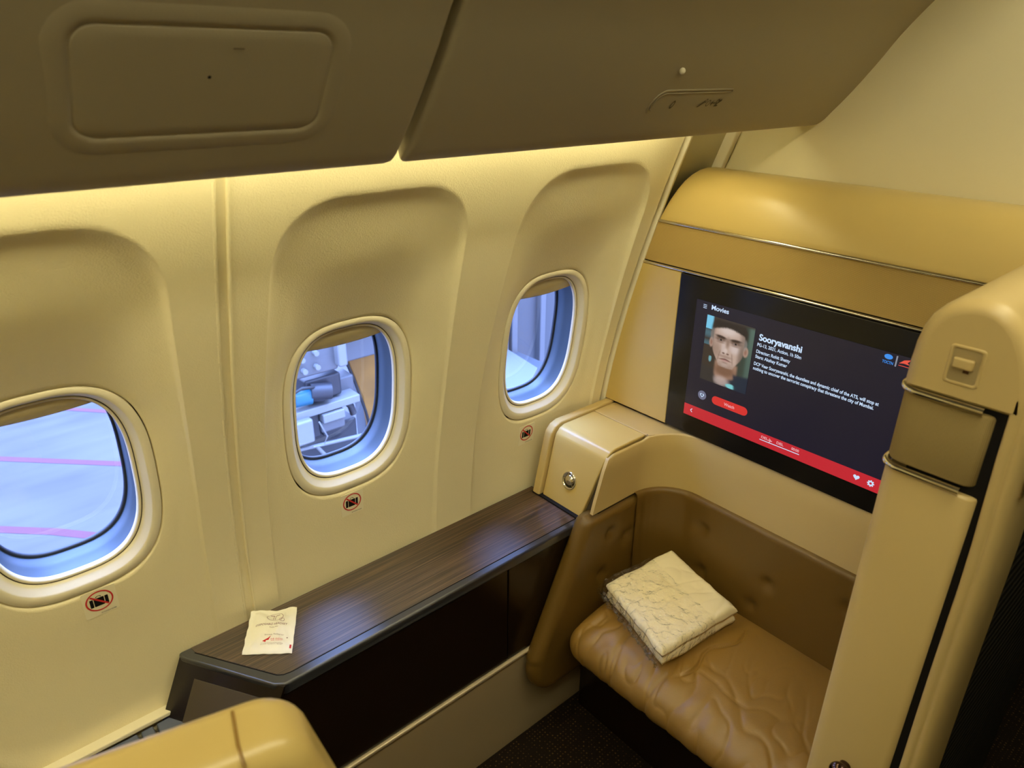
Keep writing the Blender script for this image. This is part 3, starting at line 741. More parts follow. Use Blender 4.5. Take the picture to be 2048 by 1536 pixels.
# portrait, painted as per-vertex colour
def mixc(a, b, t): return tuple(a[i]+(b[i]-a[i])*t for i in range(3))
def blob(u, v, cu, cv_, ru, rv, soft=.35):
    d = math.sqrt(((u-cu)/ru)**2+((v-cv_)/rv)**2); return 1-sstep(1-soft, 1+soft, d)
def portrait(u, v):
    c = mixc((.055, .04, .03), (.05, .075, .06), sstep(.4, 1, u))
    if u < .17 and v < .20: c = mixc(c, (.22, .62, .85), .9*(1-sstep(.12, .17, u)))
    elif u < .16 and v < .44: c = mixc(c, (.10, .26, .33), .55*(1-sstep(.10, .16, u))*abs(math.sin(v*18)))
    if .60 < v < .70 and u < .25: c = mixc(c, (.22, .5, .55), .8*blob(u, v, .17, .64, .03, .05))
    if u > .86: c = mixc(c, (.12, .19, .16), .8*sstep(.86, .95, u)*(1-v*.5))
    # shirt shoulders
    sh_ = sstep(.74+.28*abs(u-.5)**1.3*-1+.06, .86, v+.10*abs(u-.5))
    navy = mixc((.045, .038, .035), (.018, .03, .055), sstep(.3, .8, u))
    if v > .70: c = mixc(c, navy, sstep(.80-.16*abs(u-.5), .86-.16*abs(u-.5), v))
    # neck
    nk = (1-sstep(.20+.12*sstep(.8, 1, v)*-1, .27, abs(u-.52)))*sstep(.60, .66, v)
    c = mixc(c, mixc((.34, .21, .15), (.22, .12, .075), blob(u, v, .50, .76, .22, .08, .5)), nk*(1-sstep(.90, .97, v+abs(u-.45)*.35)))
    c = mixc(c, (.50, .40, .37), .8*blob(u, v, .46, .93, .16, .07, .5))
    c = mixc(c, (.22, .60, .62), blob(u, v, .68, .965, .11, .035, .3))
    c = mixc(c, navy, .95*sstep(.74, .80, v)*sstep(.19, .25, abs(u-.50+.25*(.9-v))))
    c = mixc(c, navy, sstep(.985-.22*abs(u-.55), 1.0-.22*abs(u-.55), v)*.9*sstep(.26, .40, abs(u-.52)))
    # ears
    for cu, r in ((.155, .045), (.875, .055)):
        e = blob(u, v, cu, .385, r, .075, .25); c = mixc(c, (.40, .27, .21), e); c = mixc(c, (.24, .09, .06), .55*blob(u, v, cu, .385, r*.45, .04, .5))
    # hair
    c = mixc(c, (.035, .026, .022), blob(u, v, .51, .17, .375, .25, .10)*(1-sstep(.29, .35, v)))
    c = mixc(c, (.30, .27, .25), .6*(blob(u, v, .17, .26, .05, .09)+blob(u, v, .845, .29, .045, .08)))
    # face
    fw = .325*(1-.55*sstep(.42, .74, v)**1.25); f = (1-sstep(fw-.018, fw+.012, abs(u-.51)))*sstep(.095+.35*abs(u-.5)**1.6, .135+.35*abs(u-.5)**1.6, v+.008*noise.noise(Vector((u*40, v*40, 1))))*(1-sstep(.70, .725, v+.5*abs(u-.51)**2))
    skin = mixc((.56, .42, .35), (.30, .19, .135), sstep(.30, .05, u)*.6+.5*sstep(.60, .74, v))
    skin = mixc(skin, (.74, .64, .60), .75*blob(u, v, .48, .15, .18, .07, .7))
    skin = mixc(skin, (.70, .60, .58), .7*blob(u, v, .66, .40, .09, .06, .7))
    skin = mixc(skin, (.66, .55, .52), .6*blob(u, v, .42, .42, .04, .09, .7))
    skin = mixc(skin, (.30, .20, .15), .6*blob(u, v, .27, .48, .09, .12, .7)+.4*blob(u, v, .78, .50, .06, .14, .7))
    skin = mixc(skin, (.24, .15, .11), .7*blob(u, v, .50, .33, .035, .07, .8))
    for cu in (.345, .655):
        skin = mixc(skin, (.16, .095, .07), .85*blob(u, v, cu, .300, .115, .036, .5))
        skin = mixc(skin, (.06, .035, .028), .97*blob(u, v, cu, .268+.06*(.15-abs(u-.5)), .115, .021, .5))
        skin = mixc(skin, (.34, .28, .26), .7*blob(u, v, cu, .315, .050, .010, .4))
        skin = mixc(skin, (.02, .012, .01), blob(u, v, cu+.005, .313, .022, .015, .3))
        skin = mixc(skin, (.20, .12, .09), .5*blob(u, v, cu, .348, .09, .014, .6))
    skin = mixc(skin, (.72, .60, .55), .7*blob(u, v, .475, .455, .035, .035, .6))
    skin = mixc(skin, (.16, .08, .06), .85*(blob(u, v, .435, .497, .028, .013)+blob(u, v, .525, .497, .028, .013)))
    skin = mixc(skin, (.33, .22, .18), .6*blob(u, v, .48, .545, .14, .022, .5))
    skin = mixc(skin, (.17, .07, .06), blob(u, v, .485, .585+.10*abs(u-.485), .120, .012, .5))
    skin = mixc(skin, (.52, .30, .27), .7*blob(u, v, .485, .606, .08, .014, .5))
    skin = mixc(skin, (.24, .15, .12), .5*blob(u, v, .485, .635, .06, .010, .6))
    skin = mixc(skin, (.60, .48, .43), .5*blob(u, v, .485, .672, .07, .025, .6))
    skin = mixc(skin, (.20, .12, .09), .5*max(0, 1-abs(abs(u-.485)-.13-.25*(v-.5))*45)*sstep(.45, .5, v)*(1-sstep(.6, .66, v)))
    skin = tuple(k*(.92-.42*sstep(.22, .34, abs(u-.50+.03))-.22*sstep(.56, .70, v)*(.5+.5*noise.noise(Vector((u*60, v*60, 0))))) for k in skin)
    c = mixc(c, skin, f)
    c = tuple((k*1.12)**1.12 for k in c)
    # fade at top into the page background
    return mixc(c, (.05, .038, .032), (1-sstep(0, .05, v))*(sstep(.16, .2, u)))
nu, nv = 96, 124
pv = [[(.036+.134*i/nu, .032+.172*j/nv, 0) for j in range(nv+1)] for i in range(nu+1)]
vf = lay(grid(pv), O0, SUv, SVv, SNv, .0009)
pm = bpy.data.materials.new('poster_picture'); pm.use_nodes = True
_b = pm.node_tree.nodes['Principled BSDF']; _a = pm.node_tree.nodes.new('ShaderNodeAttribute'); _a.attribute_name = 'pic'
_b.inputs['Base Color'].default_value = (.01, .01, .01, 1); _b.inputs['Roughness'].default_value = .25; _b.inputs['Emission Strength'].default_value = .9
pm.node_tree.links.new(_a.outputs['Color'], _b.inputs['Emission Color'])
pic = obj('person_picture', vf, pm, mo, smooth=False)
ca = pic.data.color_attributes.new('pic', 'FLOAT_COLOR', 'POINT')
for i in range(nu+1):
    for j in range(nv+1):
        ca.data[i*(nv+1)+j].color = (*portrait(i/nu, j/nv), 1)

# ------------------------------------------------------------------ ottoman seat
ot = thing('ottoman_seat', (1.3, .7, -1.78), 'tan leather companion seat with tufted back and side bolster below the monitor', 'seat')
# bolster
rows = []; nz = 60; zT, zB = -1.087, -1.602
def xfront(z):
    if z > -1.474: return 1.168+(z+1.084)*(1.168-.990)/(1.474-1.084)
    c = (1.079, -1.512); r = .0905
    return c[0]-math.sqrt(max(r*r-(z-c[1])**2, 0))
tufts = [(1.262, -1.165), (1.327, -1.205), (1.235, -1.29)]
btuft = [(.875, -1.165), (.665, -1.225), (.700, -1.315), (.46, -1.17), (.86, -1.30)]
def dimple(a, b, L, r=.022, d=.011): return sum(d*math.exp(-((a-p)**2+(b-q)**2)/(2*(r*.55)**2)) for p, q in L)
for j in range(nz+1):
    t = j/nz; z = zT+(zB-zT)*t
    e = min((zT-z)/.020, 1); e2 = min((z-zB)/.028, 1); hf = .0285*math.sqrt(max(1e-4, 1-(1-e)**2))*math.sqrt(max(1e-4, 1-(1-e2)**2))
    xf_ = xfront(z)+.004*(1-e); xb = 1.372; ym = 1.050; row = []
    for k in range(9): row.append((xb+(xf_+.03-xb)*k/8, ym+hf, z))
    for k in range(1, 12):
        a = PI*k/12; row.append((xf_+.03-.03*math.sin(a), ym+hf*math.cos(a), z))
    for k in range(45):
        x = xf_+.03+(xb-xf_-.03)*k/44
        fold = .0025*max(0, noise.noise(Vector((x*45, z*4, 2))))*sstep(1.30, 1.36, x)
        row.append((x, ym-hf+dimple(x, z, tufts)+.0018*noise.noise(Vector((x*9, z*9, 0)))+fold, z))
    rows.append(row)
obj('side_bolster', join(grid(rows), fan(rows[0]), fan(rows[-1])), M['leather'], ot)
# back: sweep along the plan
BPn = plan(.0145, y_end=.296, xs=1.355, n=16)[13:]
dense = []
for i in range(len(BPn)-1):
    m = 2 if i < 18 else 6
    dense += [lerp(BPn[i], BPn[i+1], k/m) for k in range(m)]
dense.append(BPn[-1]); rows = []
for i, p in enumerate(dense):
    q = dense[min(i+1, len(dense)-1)]; r_ = dense[max(i-1, 0)]
    t = Vector((q[0]-r_[0], q[1]-r_[1])).normalized(); n = Vector((-t.y, t.x))    # away from the seat
    if n.x < 0 and n.y < 0: n = -n
    if n.x+n.y < 0: n = -n
    col = []
    for k in range(45):
        z = -1.078-(1.48-1.078)*k/44
        e = min((-1.078-z)/.006, 1); o = .006*(1-math.sqrt(max(0, 1-(1-e)**2)))
        o += dimple(p[1], z, btuft)*(n.x > .7)+.002*noise.noise(Vector((p[1]*8, z*8, 5)))+.002*sstep(-1.2, -1.4, z)*noise.noise(Vector((p[1]*18, z*10, 7)))
        if n.y > .15: o += .003*abs(noise.noise(Vector((p[0]*60, z*3, 1))))
        col.append((p[0]+n.x*o, p[1]+n.y*o, z))
    rows.append([(p[0]+n.x*.03, p[1]+n.y*.03, -1.078)]+col)
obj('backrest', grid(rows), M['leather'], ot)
# seat cushion
def ridged(p, sharp=1.6):
    return (1-min(1, abs(noise.noise(p))*2.2))**sharp
cp = [(1.468, -1.365), (1.44, -1.358), (1.38, -1.352), (1.30, -1.350), (1.22, -1.352), (1.165, -1.358), (1.125, -1.368), (1.095, -1.384), (1.079, -1.405), (1.074, -1.430), (1.080, -1.455), (1.097, -1.474), (1.125, -1.484), (1.2, -1.486), (1.46, -1.486)]
cc = [0]
for i in range(1, len(cp)): cc.append(cc[-1]+math.dist(cp[i-1], cp[i]))
def cpt(s):
    s = min(max(s, 0), cc[-1]-1e-6); i = max(k for k in range(len(cc)-1) if cc[k] <= s); t = (s-cc[i])/(cc[i+1]-cc[i])
    p0, p1, p2, p3 = cp[max(i-1, 0)], cp[i], cp[i+1], cp[min(i+2, len(cp)-1)]
    f = lambda a, b, c, d: .5*((2*b)+(-a+c)*t+(2*a-5*b+4*c-d)*t*t+(-a+3*b-3*c+d)*t**3)
    return f(p0[0], p1[0], p2[0], p3[0]), f(p0[1], p1[1], p2[1], p3[1])
rows = []; NY, NS = 230, 190
YL, YR = 1.012, .300
for j in range(NY+1):
    y = YL+(YR-YL)*j/NY
    d = min(YL-y, y-YR); R = .05
    k = math.sqrt(max(0.0, 1-(1-min(d/R, 1))**2)); row = []
    for i in range(NS+1):
        s = cc[-1]*i/NS; x, z = cpt(s)
        cx, cz = 1.30, -1.425
        x2 = cx+(x-cx)*(1-.28*(1-k)) ; z2 = cz+(z-cz)*max(k, .02)
        vis = sstep(0, .08, s)*(1-sstep(.46, .56, s))
        P = Vector((x2*6.5+y*2.2, y*11-x2*4.5, z*3))
        warp = Vector((noise.noise(P*1.1), noise.noise(P*1.1+Vector((7, 3, 1))), 0))*.5
        fr = .25+.75*sstep(1.38, 1.17, x2)
        w = -.0040*ridged(P*.8+warp, 6)*fr-.0030*ridged(P*1.9+warp*1.5, 5)*fr+.004*noise.noise(P*.45)+.0020*noise.noise(P*2.6+warp)*fr
        w += .0024*noise.noise(Vector((y*30+x2*14, x2*10, 4)))*sstep(1.26, 1.12, x2)
        # long crease from the blanket corner towards the front edge
        cl_ = (y-.665)+(1.43-x2)*-.13+.012*math.sin(x2*38); w -= .008*math.exp(-(cl_/.0035)**2)*sstep(1.44, 1.40, x2)*(1-sstep(1.16, 1.10, -x2+2.3)*0)*sstep(1.14, 1.2, x2)
        w *= vis*k
        # normal of the profile
        xa, za = cpt(s-.002); xb_, zb_ = cpt(s+.002); tx, tz = xb_-xa, zb_-za; L = math.hypot(tx, tz) or 1
        nx_, nz_ = tz/L, -tx/L
        if i < NS*.3 and nz_ < 0 or (nx_*(x-1.30)+nz_*(z+1.42)) < 0: nx_, nz_ = -nx_, -nz_
        row.append((x2+nx_*w, y, z2+nz_*w))
    rows.append(row)
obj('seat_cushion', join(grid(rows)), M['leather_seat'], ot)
obj('seat_base', rbox(1.20, 1.46, .33, 1.05, -1.78, -1.478, .004), M['blackpanel'], ot, wn=True)
obj('hinge_cover', rbox(1.13, 1.20, 1.045, 1.078, -1.575, -1.553, .003), M['beige'], ot, wn=True)

# ------------------------------------------------------------------ blanket in its clear bag
BLb = (1.3, .82, -1.352)
bt = thing('blanket', BLb, 'folded cream blanket with a thick rolled fold, lying on the leather seat', 'blanket')
L_, F_, R_, T_ = Vector((1.200, .978, -1.268)), Vector((1.127, .730, -1.282)), Vector((1.405, .698, -1.284)), Vector((1.424, .933, -1.240))
def bq(u, v):  # u: L->T edge direction, v: L->F
    return L_*(1-u)*(1-v)+T_*u*(1-v)+R_*u*v+F_*(1-u)*v
bn = (T_-L_).cross(F_-L_).normalized()
if bn.z < 0: bn = -bn
def layer(h0, h1, shrink, seed, amp):
    """closed pillow-like slab between offsets h0 (bottom) and h1 (top) below the top plane"""
    nu_, nv_ = 90, 90; top, bot = [], []
    for i in range(nu_+1):
        rt, rb = [], []
        for j in range(nv_+1):
            u, v = i/nu_, j/nv_
            uu, vv = shrink+(1-2*shrink)*u, shrink+(1-2*shrink)*v
            wob = .010*noise.noise(Vector((u*3+seed, v*3, 1)))
            p = bq(uu, vv)
            e = min(u, 1-u, v, 1-v)/.07; r = math.sqrt(max(0, 1-(1-min(e, 1))**2))
            P = Vector((u*3.2+seed, v*3.2, seed))
            wr = noise.noise(P)*.008-.0035*ridged(P*.9+Vector((v, 0, 0)), 3)+.0012*noise.noise(P*2.6)-.0025*ridged(Vector((u*1.6+v*1.2, v*4-u*2, seed)), 5)
            wr *= amp*r
            edge = (T_-L_).normalized()*(.007*noise.noise(Vector((v*5, seed, 2)))*(1 if u < .5 else -1)*(1-min(e, 1)))+(F_-L_).normalized()*(.006*noise.noise(Vector((u*5, seed, 4)))*(1-min(e, 1)))
            mid = (h0+h1)/2; half = (h1-h0)/2
            rt.append(p+edge-bn*(mid-half*r)+bn*wr); rb.append(p+edge-bn*(mid+half*r))
        top.append(rt); bot.append(rb)
    return join(grid(top), grid(bot))
obj('upper_fold', layer(.0, .036, .0, 3.1, 1.0), M['blanket'], bt)
obj('lower_fold', layer(.030, .068, .006, 8.7, .25), M['blanket'], bt)
# rolled corner at the front
rl = []
for i in range(14):
    a = i/13*4.2; r = .004+.010*(1-i/13); rl.append(F_+(R_-F_).normalized()*(.010)+Vector((0, 0, -.026))+(L_-F_).normalized()*(.022+r*math.cos(a))+bn*(r*math.sin(a)))
bg = thing('plastic_bag', BLb, 'crinkled clear plastic bag wrapped around the folded blanket, open end glinting', 'bag')
rows = []
for i in range(71):
    row = []
    for j in range(81):
        u = -.06+.72*i/70; v = -.03+1.07*j/80
        p = bq(u, v); eu = min(max((u+.06)/.06, 0), 1); ev = min((v+.03)/.05, (1.04-v)/.05, 1)
        r = math.sqrt(max(0, 1-(1-eu)**2))*math.sqrt(max(0, 1-(1-ev)**2))
        cr_ = .006*ridged(Vector((u*7, v*9, 2)), 2)+.003*abs(noise.noise(Vector((u*20, v*16, 1))))
        h = -.050*(1-r)+.007+cr_*(.5+1.0*(1-sstep(.1, .45, u)))
        fl = (L_-T_).normalized()*(.012*max(0, noise.noise(Vector((v*12, 3, 3))))*(1-eu))
        row.append(p+bn*h+fl)
    rows.append(row)
obj('bag_film', grid(rows), M['bag'], bg)
# gathered, crinkled rim on the near side
rows = []
for j in range(140):
    v = j/139; p = bq(-.045, v*1.04-.02); row = []
    for k in range(9):
        t = k/8; a = Vector((noise.noise(Vector((v*30, k*1.1, 1))), noise.noise(Vector((v*30, k*1.1, 5))), noise.noise(Vector((v*26, k*1.3, 9)))))*.012
        row.append(p-bn*(.010+.034*t)+(L_-T_).normalized()*(.012*math.sin(t*PI))+a)
    rows.append(row)
obj('bag_rim', grid(rows), M['bag'], bg)

# ------------------------------------------------------------------ suite divider / pillar
dv = thing('suite_divider', (1.15, .21, -1.78), 'rounded tan divider pillar with chrome bands and sliding latch, right of the monitor', 'partition')
XP = .90
sec = [(.2905, -.356), (.2905, -.330), (.289, -.305), (.2855, -.285), (.279, -.268), (.268, -.254), (.254, -.2445), (.238, -.239), (.222, -.2375), (.206, -.241), (.191, -.250), (.178, -.264), (.167, -.283), (.158, -.306), (.152, -.330), (.1475, -.356)]
def inset(L, d):
    out = []
    for i, p in enumerate(L):
        a, b = L[max(i-1, 0)], L[min(i+1, len(L)-1)]
        t = Vector((b[0]-a[0], b[1]-a[1])).normalized(); n = Vector((t.y, -t.x))
        if n.dot(Vector((.22-p[0], -.33-p[1]))) < 0: n = -n
        if i in (0, len(L)-1): n = Vector((n.x, 0)).normalized() if abs(n.x) > 0 else n
        out.append((p[0]+n.x*d, p[1]+n.y*d))
    return out
rr = .021; rows = []
for k in range(9):
    a = PI/2*(1-k/8)
    rows.append([(XP+rr*(1-math.sin(a)), y, z) for y, z in inset(sec, .016*(1-math.cos(a)))])
xs_ = [XP+rr+(1.672-XP-rr)*k/24 for k in range(1, 25)]
for x in xs_:
    f = sstep(1.25, 1.56, x); rows.append([(x, y+(.030*f if y > .25 else 0), z+.005*f) for y, z in sec])
face = rows[0]
cap = join(grid(rows))
mid = [( XP, .2, -.356)]
cen = Vector((XP, .222, -.33)); fc = [tuple(p) for p in face]+[tuple(face[0][0:1])+(.2,-.356)]
n_ = len(face); V_ = [tuple(p) for p in face]+[(XP, .222, -.318)]
F__ = [(i, i+1, n_) for i in range(n_-1)]+[(n_-1, 0, n_)]
obj('domed_cap', join(cap, (V_, F__), rbox(XP+.004, 1.60, .150, .285, -.360, -.354, 0)), M['tan'], dv)
def column(z0, z1, y0, y1, x0, x1, r=.02, n=8):
    L = [(x1, y1)]+[(x0+r-r*math.sin(PI/2*k/n), y1-r+r*math.cos(PI/2*k/n)) for k in range(n+1)]+[(x0, y0+.009), (x0+.0035, y0+.0035), (x0+.009, y0), (x1, y0)]
    return L
def colmesh(z0, z1, y0=.176, y1=.2895, x0=XP, x1=1.50, r=.022, e=.004):
    A = column(z0, z1, y0, y1, x0, x1, r); B = column(z0, z1, y0+e, y1-e, x0+e, x1, r-e)
    rows = [[(x, y, z0) for x, y in B], [(x, y, z0+e*.3) for x, y in lerpL(A, B, .3)], [(x, y, z0+e) for x, y in A], [(x, y, z1-e) for x, y in A], [(x, y, z1-e*.3) for x, y in lerpL(A, B, .3)], [(x, y, z1) for x, y in B]]
    return join(grid(rows, cv=True), fan(rows[0]), fan(rows[-1]))
def lerpL(A, B, t): return [lerp(a, b, t) for a, b in zip(A, B)]
obj('fabric_panel', colmesh(-.4655, -.369, y0=.183, x0=XP+.001), M['mesh2'], dv)
obj('lower_column', colmesh(-1.775, -.4775), M['tan'], dv)
def chl(z):
    L = column(0, 0, .186, .2905, XP-.001, 1.2, .023)[:-3]
    return tube([(x, y, z) for x, y in L], .0046, 12)
obj('chrome_band', chl(-.3635), M['chrome'], dv); obj('chrome_band', chl(-.4715), M['chrome'], dv)
obj('shadow_gap', rbox(XP+.010, 1.5, .150, .262, -1.77, -.357, 0), M['blackink'], dv, smooth=False)
# outer shell strip with a groove, narrowing towards the floor
def oy(z): return .002*0 + (-.006*sstep(-.36, -.6, z)-.004*sstep(-.7, -1.2, z))
rows = []
zs = [-.340-.0]+[-.356-.06*k for k in range(24)]+[-1.775]
prof = [(XP+.030, .1715), (XP+.004, .1715), (XP+.001, .1705), (XP, .168), (XP, .1600), (XP+.002, .1585), (XP, .157), (XP+.001, .152), (XP+.006, .1470), (XP+.016, .1432), (XP+.04, .1415), (XP+.10, .1405), (XP+.104, .144), (XP+.105, .16)]
for z in zs: rows.append([(x, y+oy(z), z) for x, y in prof])
obj('outer_shell', grid(rows), M['tan'], dv)
obj('outer_top', grid([[(x, .1475, -.345), (x, .1425, -.40), (x, .137, -.46), (x, .150, -.47)] for x in (XP+.02, XP+.1, 1.3, 1.6)]), M['tan'], dv)
obj('ribbed_side_cloth', rbox(XP+.10, 1.70, .142, .150, -1.775, -.45, 0), M['darkcloth'], dv, smooth=False)
# latch
def fr(y, z): return (XP, y, z)
LU, LV, LN = (0, -1, 0), (0, 0, 1), (-1, 0, 0)
lc = (XP, .2275, -.3165)
def rr3(hw, hh, r, o): return [Vector(lc)+Vector(LU)*a+Vector(LV)*b+Vector(LN)*o for a, b in rrect(0, 0, hw, hh, r, 5)]
obj('latch_frame', grid([rr3(.0195, .0245, .005, -.0005), rr3(.0190, .0240, .005, .0008), rr3(.0175, .0225, .004, .0014), rr3(.0155, .0205, .003, .0010), rr3(.0148, .0198, .003, -.002)], cv=True), M['tan'], dv)
obj('latch_recess', join(fan(rr3(.0152, .0202, .003, .0003))), mat('latch_recess_tan', (.36, .27, .12), .6), dv, smooth=False)
obj('latch_slider', rbox(XP-.0065, XP, .2275-.0105, .2275+.0125, -.3195, -.3065, .0025), M['tan'], dv, wn=True)
obj('latch_slot', rbox(XP-.0012, XP, .2215, .2275, -.3245, -.3205, 0), M['knob'], dv, smooth=False)
obj('knob', join(tube([(XP, .2305, -.992), (XP-.012, .2305, -.992)], .009, 16), ball((XP-.018, .2305, -.992), .0165, .75, 1, 1)), M['knob'], dv)

# ------------------------------------------------------------------ foreground seat
fs = thing('passenger_seat', (.05, .40, -1.78), 'tan leather passenger seat headrest in the near foreground, blurred, bottom left', 'seat')
def slabseat(poly, y_dir, O, th, m, name, rb=.03):
    bm = bmesh.new(); U = Vector(y_dir).normalized(); Z = Vector((0, 0, 1)); N = U.cross(Z).normalized()
    A = [bm.verts.new(Vector(O)+U*a+Z*b+N*th/2) for a, b in poly]; B = [bm.verts.new(Vector(O)+U*a+Z*b-N*th/2) for a, b in poly]
    n = len(poly); bm.faces.new(A); bm.faces.new(B[::-1])
    for i in range(n): bm.faces.new((A[i], B[i], B[(i+1) % n], A[(i+1) % n]))
    bmesh.ops.recalc_face_normals(bm, faces=bm.faces)
    es = [e for e in bm.edges if abs(e.calc_face_angle(0)) > 1.2]
    bmesh.ops.bevel(bm, geom=es, offset=rb, segments=6, profile=.5, affect='EDGES', clamp_overlap=True)
    return obj(name, bmres(bm), m, fs, wn=True)
O_ = (.02, .452, -.47)
# outline: u along the seat, v up
def seatpoly(u0, u1, top, r, bot, flare):
    P = [(u0, bot), (u0, top)]
    for k in range(9):
        a = math.radians(90-80*k/8); P.append((u1-r+r*math.cos(a), top-r+r*math.sin(a)))
    P.append((u1+flare, bot)); return P
slabseat(seatpoly(-.60, .136, 0, .044, -.42, .10), (.97, -.24, 0), O_, .07, M['gold'], 'headrest', .022)
slabseat(seatpoly(-.05, .168, -.062, .030, -.40, .06), (.97, -.24, 0), (.02, .400, -.47), .05, M['gold'], 'head_wing', .02)
slabseat([(-.55, -.92), (-.55, -.40), (.10, -.40), (.14, -.92)], (.97, -.24, 0), O_, .12, M['gold'], 'backrest', .03)
U_ = Vector((.96, -.28, 0)).normalized(); N_ = Vector((-.28, -.96, 0)).normalized()
obj('seam', tube([Vector(O_)+U_*(.080+.0)+N_*-.02+Vector((0, 0, .0005)), Vector(O_)+U_*.081+N_*.013+Vector((0, 0, .0005)), Vector(O_)+U_*.083+N_*.028+Vector((0, 0, -.006)), Vector(O_)+U_*.085+N_*.035+Vector((0, 0, -.022)), Vector(O_)+U_*.098+N_*.0352+Vector((0, 0, -.10)), Vector(O_)+U_*.130+N_*.0352+Vector((0, 0, -.25))], .0014, 8), M['leather_seat'], fs)
obj('seat_base', rbox(-.45, .10, .38, .62, -1.78, -1.36, .03), M['gold'], fs, wn=True)

# ------------------------------------------------------------------ outside
GZ = -6.3
tag(obj('apron_ground', ([(-40, 2.5, GZ), (60, 2.5, GZ), (60, 90, GZ), (-40, 90, GZ)], [(0, 1, 2, 3)]), M['apron'], smooth=False), kind='structure')
def gline(pts, w, label):
    P = [[], []]
    for i, p in enumerate(pts):
        a, b = pts[max(i-1, 0)], pts[min(i+1, len(pts)-1)]; d = Vector((b[0]-a[0], b[1]-a[1])).normalized(); n = Vector((-d.y, d.x))*w/2
        P[0].append((p[0]+n.x, p[1]+n.y, GZ+.004)); P[1].append((p[0]-n.x, p[1]-n.y, GZ+.004))
    return tag(obj('ground_line', grid(P), M['lineRed'], smooth=False), label, 'ground marking', 'red lines painted on the apron')
gline([(-.5, 17.5), (1.64, 15.28), (2.44, 14.41), (3.4, 13.3)], .13, 'red line on the apron, the highest and farthest seen through the leftmost window')
gline([(-1.2, 15.4), (.36, 13.81), (2.04, 12.15), (3.0, 11.2)], .15, 'red line on the apron across the middle of the leftmost window')
gline([(-1.6, 12.9), (.03, 11.41), (.62, 10.84), (1.045, 10.343), (1.35, 9.9), (1.5, 9.5)], .16, 'red line on the apron bending down, lowest and nearest in the leftmost window')

ld = thing('cargo_loader', (2.3, 5.2, GZ), 'grey airport cargo loader frame with motor, gearbox and rails, outside the middle window', 'cargo loader')
def ob(nm, a, m, r=.02, par=None): return obj(nm, rbox(*a, r), m, par or ld, wn=True)
ob('mounting_plate', (1.90, 2.47, 4.98, 5.06, -2.30, -1.80), M['lgrey'])
ob('plate_edge', (2.44, 2.52, 4.90, 5.02, -2.26, -1.90), M['white'])
for x, z in ((2.15, -2.13), (2.27, -2.10), (2.16, -2.23), (2.27, -2.22)): obj('bolt', tube([(x, 4.93, z), (x, 4.99, z)], .022, 12), M['white'], ld)
ob('crossbeam', (2.46, 3.1, 5.10, 5.30, -2.32, -2.08), M['lgrey'])
ob('beam_flange', (2.46, 3.1, 5.04, 5.34, -2.08, -2.05), M['white'])
ob('control_box', (2.17, 2.49, 5.0, 5.35, -2.54, -2.34), M['dgrey'], .02)
obj('pump', tube([(2.20, 4.98, -2.43), (2.36, 4.94, -2.45)], .07, 16), M['dgrey'], ld)
obj('motor', tube([(2.06, 5.0, -2.47), (2.20, 4.98, -2.47)], .062, 18), M['mblue'], ld)
obj('motor_end', tube([(2.20, 4.98, -2.47), (2.30, 4.96, -2.49)], .045, 14), M['dgrey'], ld)
hel = []
for k in range(160):
    t = k/159; a = t*2*PI*16; hel.append((2.0+.035*math.cos(a)+.02*math.sin(t*3), 4.96+.035*math.sin(a), -2.24-.30*t))
obj('corrugated_hose', tube(hel, .009, 6), M['rubber'], ld)
obj('hose', tube([(2.02, 4.95, -2.40), (2.10, 4.9, -2.34), (2.2, 4.93, -2.37), (2.28, 4.98, -2.42)], .012, 8), M['rubber'], ld)
ob('upper_rail', (1.80, 2.62, 4.94, 5.12, -2.63, -2.56), M['white'], .01)
ob('side_beam', (2.44, 2.66, 5.1, 5.3, -2.62, -2.44), M['lgrey'])
ob('junction_box', (1.86, 2.155, 4.88, 5.05, -2.83, -2.62), M['white'], .02)
ob('gearbox_cover', (2.26, 2.46, 4.92, 5.08, -2.72, -2.64), M['white'], .01)
ob('gearbox', (2.25, 2.47, 4.95, 5.2, -2.82, -2.72), M['lgrey'], .02)
obj('drive_wheel', tube([(2.38, 5.0, -2.83), (2.38, 5.2, -2.83)], .10, 20), M['dgrey'], ld)
ob('dark_housing', (2.15, 2.25, 4.98, 5.2, -2.85, -2.62), M['dgrey'], .01)
cv_ = [(2.26, 5.05, -2.60), (2.4, 5.05, -2.585), (2.52, 5.05, -2.62), (2.58, 5.05, -2.70), (2.60, 5.05, -2.78)]
obj('bent_pipe', tube(cv_, .03, 10), M['dgrey'], ld)
obj('lower_rail', tube([(1.85, 4.95, -2.87), (2.70, 4.95, -2.965)], .017, 10), M['white'], ld)
obj('strut', tube([(2.18, 4.95, -2.90), (2.36, 4.95, -3.20)], .017, 10), M['white'], ld)
obj('cable', tube([(2.20, 4.88, -2.66), (2.25, 4.86, -2.80), (2.21, 4.86, -2.87), (2.12, 4.87, -2.86)], .007, 6), M['white'], ld)
ob('deck_plate', (1.7, 3.1, 5.6, 7.5, -3.50, -3.45), M['lgrey'])
ob('support_column', (1.75, 1.95, 5.4, 5.6, GZ, -2.3), M['lgrey'])
ob('support_column', (2.9, 3.08, 5.4, 5.6, GZ, -2.3), M['lgrey'])
ob('under_plate', (1.7, 2.66, 5.12, 5.5, -3.2, -2.86), M['dgrey'])
yl = thing('conveyor_panel', (2.9, 5.6, GZ), 'worn yellow painted side panel seen at the right of the middle window', 'panel')
obj('painted_sheet', prism([(2.72, -2.33), (3.14, -2.33), (3.14, -3.9), (2.97, -3.9), (2.86, -2.8)], 1, 5.34, 5.39, .01), M['yellow'], yl, wn=True)
